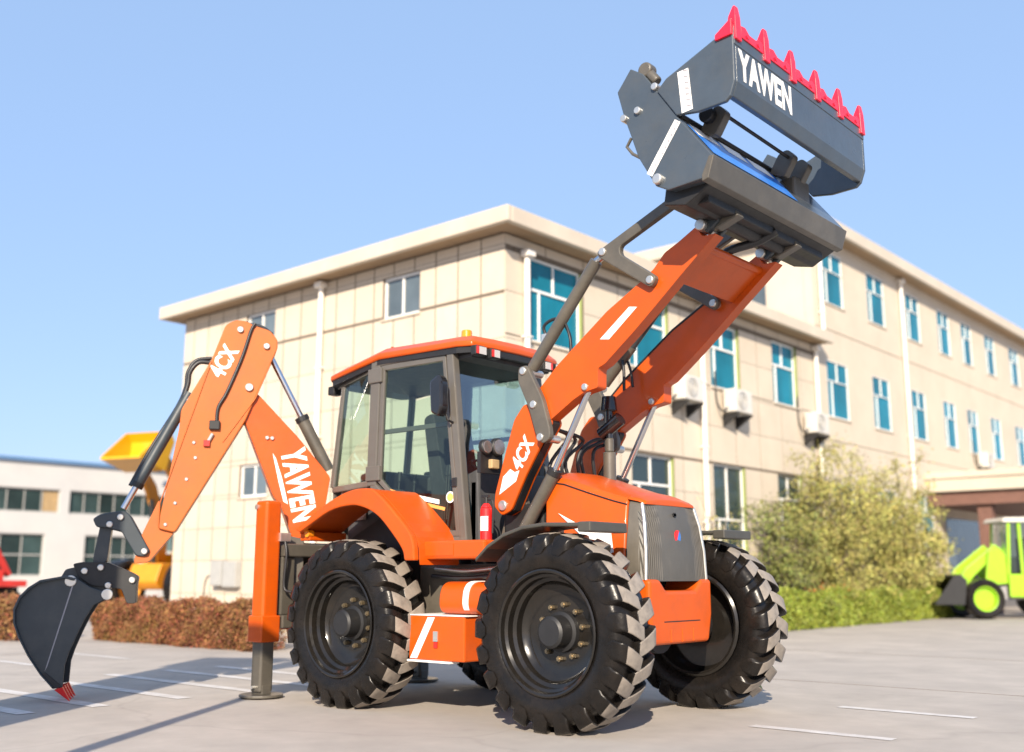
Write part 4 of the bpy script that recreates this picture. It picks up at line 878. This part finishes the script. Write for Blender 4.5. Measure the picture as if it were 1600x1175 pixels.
# king post carriage
MB().box(-2.52,-2.36,-.85,-.2,.7,1.42).build('carriage', 'grey_paint', BH, bevel=.02)
MB(BF).cyl((0,0,.6),(0,0,1.5),.09,18).build('king_post', 'orange', hoe, smooth=R(40))
hplate('slew_bracket', [(-.12,.7),(-.12,1.45),(.12,1.5),(.22,1.3),(.2,.75)], -.17, -.13, 'grey_paint'); hplate('slew_bracket', [(-.12,.7),(-.12,1.45),(.12,1.5),(.22,1.3),(.2,.75)], .13, .17, 'grey_paint')
boom_p = [(0.584, 2.801), (0.38, 2.864), (-0.036, 2.437), (-0.357, 2.059), (-0.323, 1.802), (-0.218, 1.462), (-0.01, 1.46), (0.094, 1.731), (0.193, 1.872), (0.492, 2.59)]
hplate('boom', boom_p, -.12, .12, 'orange', .03, .012)
dip_p = [(0.713, 3.526), (0.622, 3.58), (0.528, 3.578), (0.432, 3.533), (0.283, 3.492), (0.209, 3.403), (0.206, 3.315), (0.25, 3.202), (0.381, 2.858), (0.483, 2.584), (1.078, 1.499), (1.236, 1.537), (1.094, 2.476), (1.084, 2.665), (0.829, 3.17)]
hplate('dipper', dip_p, -.16, .16, 'orange_dip', .03, .01)
sn = [(1.229, 1.569), (1.08, 1.51), (1.296, 1.227), (1.429, 1.216), (1.369, 1.487), (1.234, 1.813)]
hplate('dipper_nose', sn, -.12, .12, 'orange_dip')
br = [(0.803, 3.07), (1.032, 2.791), (1.095, 2.481), (1.151, 2.062), (1.066, 2.314)]
hplate('ram_bracket', br, -.10, -.06, 'orange_dip'); hplate('ram_bracket', br, .06, .10, 'orange_dip')
for x, z in [(0.572, 3.482), (0.314, 3.329), (0.463, 2.91)]: hpin(x, z, -.185, .185, .04 if z < 3.1 else .032)
for x, z in [(0.93, 2.206), (1, 2), (1.09, 1.773), (1.166, 1.572), (0.952, 2.351)]: hpin(x, z, .14, .17, .018)
for x, z in [(1.01, 2.76)]: hpin(x, z, -.12, .125, .032)
for x, z in [(0.268, 2.426), (0.22, 2.423)]: hpin(x, z, -.14, .14, .02)
for pts_ in ([(0.828, 3.148), (0.88, 2.973), (1.024, 2.478), (1.226, 1.77), (1.227, 1.547)], [(0.269, 3.158), (0.4, 2.803), (0.687, 2.364)]):
    MB(BF).tube([(x,.161,z) for x,z in pts_], .007, 6).build('weld_bead', 'orange_dip', hoe, smooth=R(60))
# hose along the dipper side with its clamp and red tag
hs_ = [(0.433, 3.553), (0.472, 3.473), (0.543, 3.206), (0.67, 2.853), (0.744, 2.7), (0.753, 2.551)]
MB(BF).tube(curve([(x,.175,z) for x,z in hs_],5), .016, 8).build('dipper_hose', 'hose', hoe, smooth=R(60))
x, z = [(0.77, 2.529)][0]; MB(BF).box(x-.05,x+.05,.16,.20,z-.05,z+.04).build('hose_clamp', 'black', hoe, bevel=.01)
x, z = [(0.813, 2.39)][0]; MB(BF).cyl((x+.02,.175,z-.05),(x-.03,.175,z+.05),.018,10).build('hose_fitting', 'steel_pin', hoe); MB(BF).box(x-.005,x+.05,.162,.195,z-.07,z-.015).build('shutoff_tag', 'hazard_red', hoe)
tops = [(0.525, 3.563), (0.472, 3.544), (0.365, 3.529), (0.256, 3.458)]
for o in (-.08,-.02,.05): MB(BF).tube(curve([(x,o,z+.02) for x,z in tops],5), .018, 8).build('top_hose', 'hose', hoe, smooth=R(60))
# rams: bucket ram in front of the dipper, dipper ram behind the boom
cr_ = [(1.016, 2.849), (1.553, 1.722)]
hram(cr_[0], cr_[1], .82, .055, .03, .03, 'hoe_grey')
MB(BF).tube(curve([(x,.05,z) for x,z in [(0.837, 3.158), (0.95, 3.152), (1.026, 3.05), (1.04, 2.92), (1.109, 2.702), (1.306, 2.314), (1.462, 1.978)]],6), .022, 8).build('ram_hose', 'hose', hoe, smooth=R(60))
MB(BF).tube(curve([(x,.02,z) for x,z in [(0.829, 3.208), (0.972, 3.178), (1.047, 3.054), (1.059, 2.902), (1.129, 2.706), (1.345, 2.296), (1.51, 1.938)]],6), .018, 8).build('ram_hose', 'hose', hoe, smooth=R(60))
br_ = [(0.305, 3.342), (-0.347, 2.135)]
b2 = hram(br_[1], br_[0], .44, .062, .03, 0.)
MB(BF).tube(curve([(x,.03,z) for x,z in [(-0.111, 2.649), (-0.146, 2.584), (-0.238, 2.412), (-0.307, 2.261)]],5), .012, 7).build('ram_pipe', 'steel_pin', b2, smooth=R(60))
# bucket linkage
lk = [(1.338, 1.325), (1.656, 1.569), (1.566, 1.636), (1.843, 1.144), (1.707, 1.176), (1.428, 1.063), (1.634, 1.015)]
lp_ = [(1.807, 1.617), (1.748, 1.659), (1.625, 1.686), (1.531, 1.695), (1.481, 1.655), (1.287, 1.326), (1.331, 1.276), (1.411, 1.284), (1.55, 1.505), (1.678, 1.536), (1.771, 1.543)]
for o0, o1 in ((-.15,-.11),(.11,.15)): hplate('tipping_lever', lp_, o0, o1, 'hoe_grey', .02)
hplate('tipping_link', [(1.744, 1.554), (1.637, 1.588), (1.661, 1.242), (1.749, 1.16), (1.785, 1.242)], -.09, .09, 'hoe_grey', .02)
hplate('bucket_hitch', [(1.948, 1.208), (1.873, 1.225), (1.657, 1.225), (1.432, 1.128), (1.375, 1.095), (1.387, 1.03), (1.384, 0.852), (1.462, 0.852), (1.517, 0.982), (1.781, 1.015), (1.894, 1.095)], -.15, .15, 'black', .02)
for i, (x, z) in enumerate(lk): hpin(x, z, -.17, .175, .03)
bk_p = [(1.989, 1.103), (1.897, 1.08), (1.77, 1), (1.63, 0.952), (1.612, 0.912), (1.737, 0.841), (1.797, 0.731), (1.855, 0.591), (1.911, 0.436), (1.94, 0.328), (1.945, 0.136), (2.018, 0.123), (2.133, 0.248), (2.248, 0.412), (2.333, 0.567), (2.383, 0.691), (2.393, 0.815), (2.354, 0.923), (2.286, 1.001), (2.195, 1.064)]
DB = empty('digging_bucket', parent=BH)
for o0, o1 in ((-.26,-.235),(.235,.26)): MB(BF).prism(bk_p, o0, o1).build('side_plate', 'hoe_grey', DB, bevel=.006)
shell = bk_p[11:20] + bk_p[0:2]
inner = [(p[0] + (2.12-p[0])*.07, p[1] + (.62-p[1])*.05) for p in shell]
MB(BF).prism(shell + inner[::-1], -.30, .30).build('shell', 'hoe_grey', DB, bevel=.006)
wr = [(1.929, 1.016), (1.918, 1.013), (2.081, 0.317), (2.101, 0.272)]
MB(BF).prism(wr, .2605, .264).build('wear_seam', 'mid_grey', DB)
MB(BF).prism([(2.131, 0.249), (2.096, 0.264), (1.948, 0.145), (2.017, 0.124)], .258, .275).build('side_cutter', 'black', DB)
tt = [(2.013, 0.115), (1.945, 0.136), (1.876, -0.011), (1.885, -0.023)]
tt = [(x, max(z, .012)) for x, z in tt]
for o in (.225, .075, -.075, -.225):
    w4 = (.036, .036, .012, .012); nt_ = [(p[0], o+sg*w4[i], p[1]) for sg in S2 for i, p in enumerate(tt)]
    MB(BF).add(nt_, [(0,1,2,3),(7,6,5,4)] + [(i,(i+1)%4,4+(i+1)%4,4+i) for i in range(4)]).build('tooth', 'red_paint', DB, bevel=.004)
for o in (-.09, .09): hplate('bucket_ear', [(2.05, 1.079), (2.01, 1.16), (1.874, 1.193), (1.647, 1.03), (1.616, 0.917), (1.761, 0.886), (1.924, 1.031)], o-.02, o+.02, 'hoe_grey', .02, .006, DB)
for x, z in [(1.943, 1.056), (1.628, 0.936)]: MB(BF).cyl((x,.25,z),(x,.275,z),.05,14).build('ear_plate', 'steel_pin', DB, bevel=.006)
# lettering on boom and dipper
def hoe_text(body, p, q, size, o, flip, sx=1., shear=0., bold=.004):
    a = Vector(BF(p[0],o,p[1])); b = Vector(BF(q[0],o,q[1])); xd = (b-a).normalized(); nrm = Vector((NX,NY,0)); yd = nrm.cross(xd)
    return text('lettering', body, 'white_sticker', a, xd, yd, size, hoe, sx, .001, shear, bold)
t4 = [(0.722, 2.983), (0.562, 3.304)]; hoe_text('4CX', t4[0], t4[1], .215, .1625, 0, .74, 0, .008)
ty_ = [(0.125, 2.294), (-0.009, 1.674)]; hoe_text('YAWEN', ty_[0], ty_[1], .32, .1225, 0, .60, 0, .012)
MB(BF).prism([(0.21, 2.279), (0.178, 2.23), (0.109, 2.032), (0.044, 1.785), (0.088, 1.809), (0.144, 2.006)], .1215, .1232).build('decal', 'white_sticker', hoe)

# --- fire extinguisher standing by the cab front
fx = tag(empty('fire_extinguisher', (.06,-.63,1.39)), 'small red fire extinguisher standing beside the cab front post', 'fire extinguisher')
MB().cyl((0,0,0),(0,0,.27),.05,20).cyl((0,0,.27),(0,0,.31),.05,20,r2=.022).build('bottle', 'red_paint', fx, bevel=.008, smooth=R(40))
MB().cyl((0,0,.31),(0,0,.36),.016,10).box(-.05,.03,-.01,.01,.36,.38).build('valve', 'black', fx)
MB().lathe([(.0505,0),(.0512,.0)],3) 
lb = MB(); 
for i in range(8):
    a0 = R(-150 + 15*i); a1 = R(-150 + 15*(i+1)); lb.add([(.0513*math.cos(a0),.0513*math.sin(a0),.08),(.0513*math.cos(a1),.0513*math.sin(a1),.08),(.0513*math.cos(a1),.0513*math.sin(a1),.2),(.0513*math.cos(a0),.0513*math.sin(a0),.2)], [(0,1,2,3)])
lb.build('bottle_label', 'white_sticker', fx)
MB().tube(curve([(.02,0,.34),(.07,.0,.32),(.075,0,.2),(.07,0,.06)],5), .009, 6).build('discharge_hose', 'black', fx)

# ------------------------------------------------------------------ other machines in the yard
def simple_loader(name, loc, rz, label, cat, body_m, accent_m, arm_m, arm_ang, rim_m, bucket_m, sc=1., bw=1., frame_m='mid_grey', pz=1.45, Ln=1.75):
    """articulated wheel loader, front towards +x"""
    r = tag(empty(name, loc, rz=rz), label, cat); r.scale = (sc, sc, sc)
    tyre = None
    for i, (x, y) in enumerate(((.95,-.75),(.95,.75),(-1.15,-.75),(-1.15,.75))):
        w = empty('wheel', (x,y,.52), r)
        if not tyre: tyre = (MB().lathe([(.3,-.18),(.44,-.2),(.5,-.15),(.52,0),(.5,.15),(.44,.2),(.3,.18)], 32, closed=True), MB().lathe([(.0,-.13),(.12,-.13),(.14,-.08),(.27,-.06),(.3,-.18),(.32,-.185),(.32,.185),(.3,.18),(.27,.06),(0,.06)], 28))
        tyre[0].build('tyre', 'rubber', w, smooth=R(40)); tyre[1].build('rim', rim_m, w, smooth=R(40))
    MB().prism(rounded([(-2.1,.55),(-2.15,1.25),(-1.9,1.45),(-.5,1.5),(-.45,.6)],.08,4), -.5, .5).build('engine_hood', body_m, r, bevel=.02)
    MB().box(-2.2,-1.9,-.52,.52,.45,.8).build('counterweight', frame_m, r, bevel=.03)
    MB().prism(rounded([(-.5,.5),(-.5,.95),(1.2,.95),(1.35,.6),(1.2,.45)],.06,3), -.35, .35).build('front_frame', frame_m, r, bevel=.02)
    for s in S2:
        MB().prism([(-1.75,1.05),(-1.65,1.22),(-.7,1.22),(-.55,1.0),(-.6,.97),(-.75,1.14),(-1.6,1.14),(-1.68,1.03)], s*.52, s*.95).build('mudguard', accent_m, r, bevel=.01)
        MB().box(-.55,.15,s*.52-.06,s*.52+.06,.55,1.15).build('door_step', accent_m, r, bevel=.03)
    co = MB().prism(rounded([(-.85,2.5),(-.8,2.62),(.15,2.62),(.22,2.5)],.04,3), -.58, .58).build('cab_roof', 'ac_white', r, bevel=.03)
    for s in S2:
        for x0, x1 in ((-.72,-.66),(.12,.02),(-.25,-.25)): MB().add([(x0-.04,s*.5-.03,1.15),(x0+.04,s*.5-.03,1.15),(x0+.04,s*.5+.03,1.15),(x0-.04,s*.5+.03,1.15),(x1-.04,s*.48-.03,2.5),(x1+.04,s*.48-.03,2.5),(x1+.04,s*.48+.03,2.5),(x1-.04,s*.48+.03,2.5)], [(3,2,1,0),(4,5,6,7),(0,1,5,4),(1,2,6,5),(2,3,7,6),(3,0,4,7)]).build('cab_post', accent_m, co, bevel=.01)
    for s in S2: MB().add([(-.7,s*.49,1.2),(.1,s*.49,1.2),(0,s*.48,2.5),(-.66,s*.48,2.5)], [(0,1,2,3)]).build('cab_window', 'cab_glass', co)
    MB().add([(.13,-.46,1.2),(.13,.46,1.2),(.03,.45,2.48),(.03,-.45,2.48)], [(0,1,2,3)]).build('cab_window', 'cab_glass_front', co)
    MB().box(-.55,-.1,-.22,.22,1.15,1.6).box(-.6,-.45,-.22,.22,1.6,2.1).build('driver_seat', 'seat_fabric', r, bevel=.04)
    # arms and bucket
    a = R(arm_ang); piv = Vector((.35,0,pz)); d = Vector((math.cos(a),0,math.sin(a))); n_ = Vector((-math.sin(a),0,math.cos(a)))
    tip = piv + d*Ln; knee = piv + d*Ln*.6 + n_*.12
    for s in S2:
        pol = [piv-n_*.1-d*.08, piv+n_*.1-d*.08, knee+n_*.14, tip+n_*.08+d*.05, tip-n_*.1+d*.03, knee-n_*.16]
        MB().prism([(p.x,p.z) for p in pol], s*.30, s*.38).build('lift_arm', arm_m, r, bevel=.015)
        MB().prism([(.15,.9),(.15,1.65),(.3,1.85),(.6,1.75),(.75,.85)], s*.40, s*.50).build('arm_tower', arm_m, r, bevel=.02)
        MB().cyl((.7,s*.26,.95), tuple(piv + d*.9 - n_*.05 + Vector((0,s*.26,0))), .05, 12).build('lift_ram', 'black', r, smooth=R(40))
    b0 = tip
    prof = [(0,-.28),(-.05,.35),(.12,.48),(.3,.42),(.12,.3),(.06,.1),(.12,-.12),(.75,-.28),(.75,-.33)]
    ca = R(18 if arm_ang > 20 else 4)
    P = [(b0.x + .05 + x*math.cos(ca) - z*math.sin(ca), b0.z + x*math.sin(ca) + z*math.cos(ca)) for x, z in prof]
    bu = MB().prism(P, -bw, bw).build('bucket', bucket_m, r, bevel=.01)
    sd = [(0,-.28),(-.05,.35),(.12,.48),(.3,.42),(.75,-.28)]
    SD = [(b0.x + .05 + x*math.cos(ca) - z*math.sin(ca), b0.z + x*math.sin(ca) + z*math.cos(ca)) for x, z in sd]
    for s in S2: MB().prism(SD, s*(bw-.03), s*(bw+.003)).build('bucket_side', bucket_m, bu)
    return r
simple_loader('wheel_loader', (-2.8, 23.05, 0), R(221), 'lime-green and grey wheel loader parked beyond the hedge, right edge', 'wheel loader', 'mid_grey', 'lime_paint', 'lime_paint', -46, 'lime_paint', 'black', 1.0, 1., 'mid_grey', 1.8, 1.6)
simple_loader('wheel_loader', (-23.5, 11.45, 0), R(290), 'yellow wheel loader with raised bucket behind the corner of the office building', 'wheel loader', 'yellow_paint', 'yellow_paint', 'yellow_dark', 58, 'yellow_dark', 'yellow_paint', 1.55, .46, 'yellow_dark')
# red crane truck bed far left
rt = tag(empty('crane_trailer', (-24.5, 5.4, 0), rz=R(90)), 'red flatbed trailer with a folded red crane arm, far left', 'trailer'); rt.scale = (.85, .85, .85)
MB().box(-2.6,1.4,-.9,.9,.95,1.15).build('flatbed', 'old_red', rt, bevel=.02); MB().box(-2.5,1.3,-.5,.5,.7,.94).build('chassis', 'black', rt)
MB().box(.5,.9,-.3,.3,1.152,1.5).build('crane_base', 'old_red', rt, bevel=.02)
MB().prism([(.6,1.45),(.8,1.45),(.72,2.2),(.55,2.2)], -.12, .12).build('crane_mast', 'old_red', rt, bevel=.02)
MB().prism([(.52,2.2),(.74,2.25),(1.25,1.35),(1.1,1.25)], -.1, .1).build('crane_boom', 'old_red', rt, bevel=.02)
for x in (-1.9,-1.0,.9):
    for y in (-.75,.75):
        w = empty('wheel', (x,y,.45), rt); MB().lathe([(.25,-.12),(.42,-.13),(.45,0),(.42,.13),(.25,.12)], 28, closed=True).build('tyre', 'rubber', w, smooth=R(40)); MB().lathe([(0,-.09),(.25,-.1),(.26,.1),(0,.1)], 20).build('rim', 'old_red', w)
MB().box(-2.3,-1.2,-.7,.7,1.152,1.45).build('tarped_load', 'ochre', rt, bevel=.08)

# ------------------------------------------------------------------ unseen casters added left of the camera for the two long paving shadows
lpst = tag(empty('shadow_post', (2.2, -7.77, 0)), 'unseen grey post added left of the camera to cast the narrow shadow', 'shadow caster')
MB().cyl((0,0,0),(0,0,4.6),.085,16,r2=.06).cyl((0,0,0),(0,0,.25),.13,16).build('pole', 'box_grey', lpst, smooth=R(50)); MB().box(-.12,.5,-.12,.12,4.55,4.68).build('shadow_post_head', 'box_grey', lpst, bevel=.03)
gp = tag(empty('shadow_pillar', (.44, -8.1, 0)), 'unseen tall cream block added left of the camera to cast the broad shadow', 'pillar')
MB().box(-.5,.5,-.5,.5,0,5.6).build('shaft', 'wall_panel', gp, bevel=.03); MB().box(-.6,.6,-.6,.6,5.6,5.8).build('capstone', 'fascia', gp, bevel=.03)
gp.rotation_euler = (0, 0, R(35))
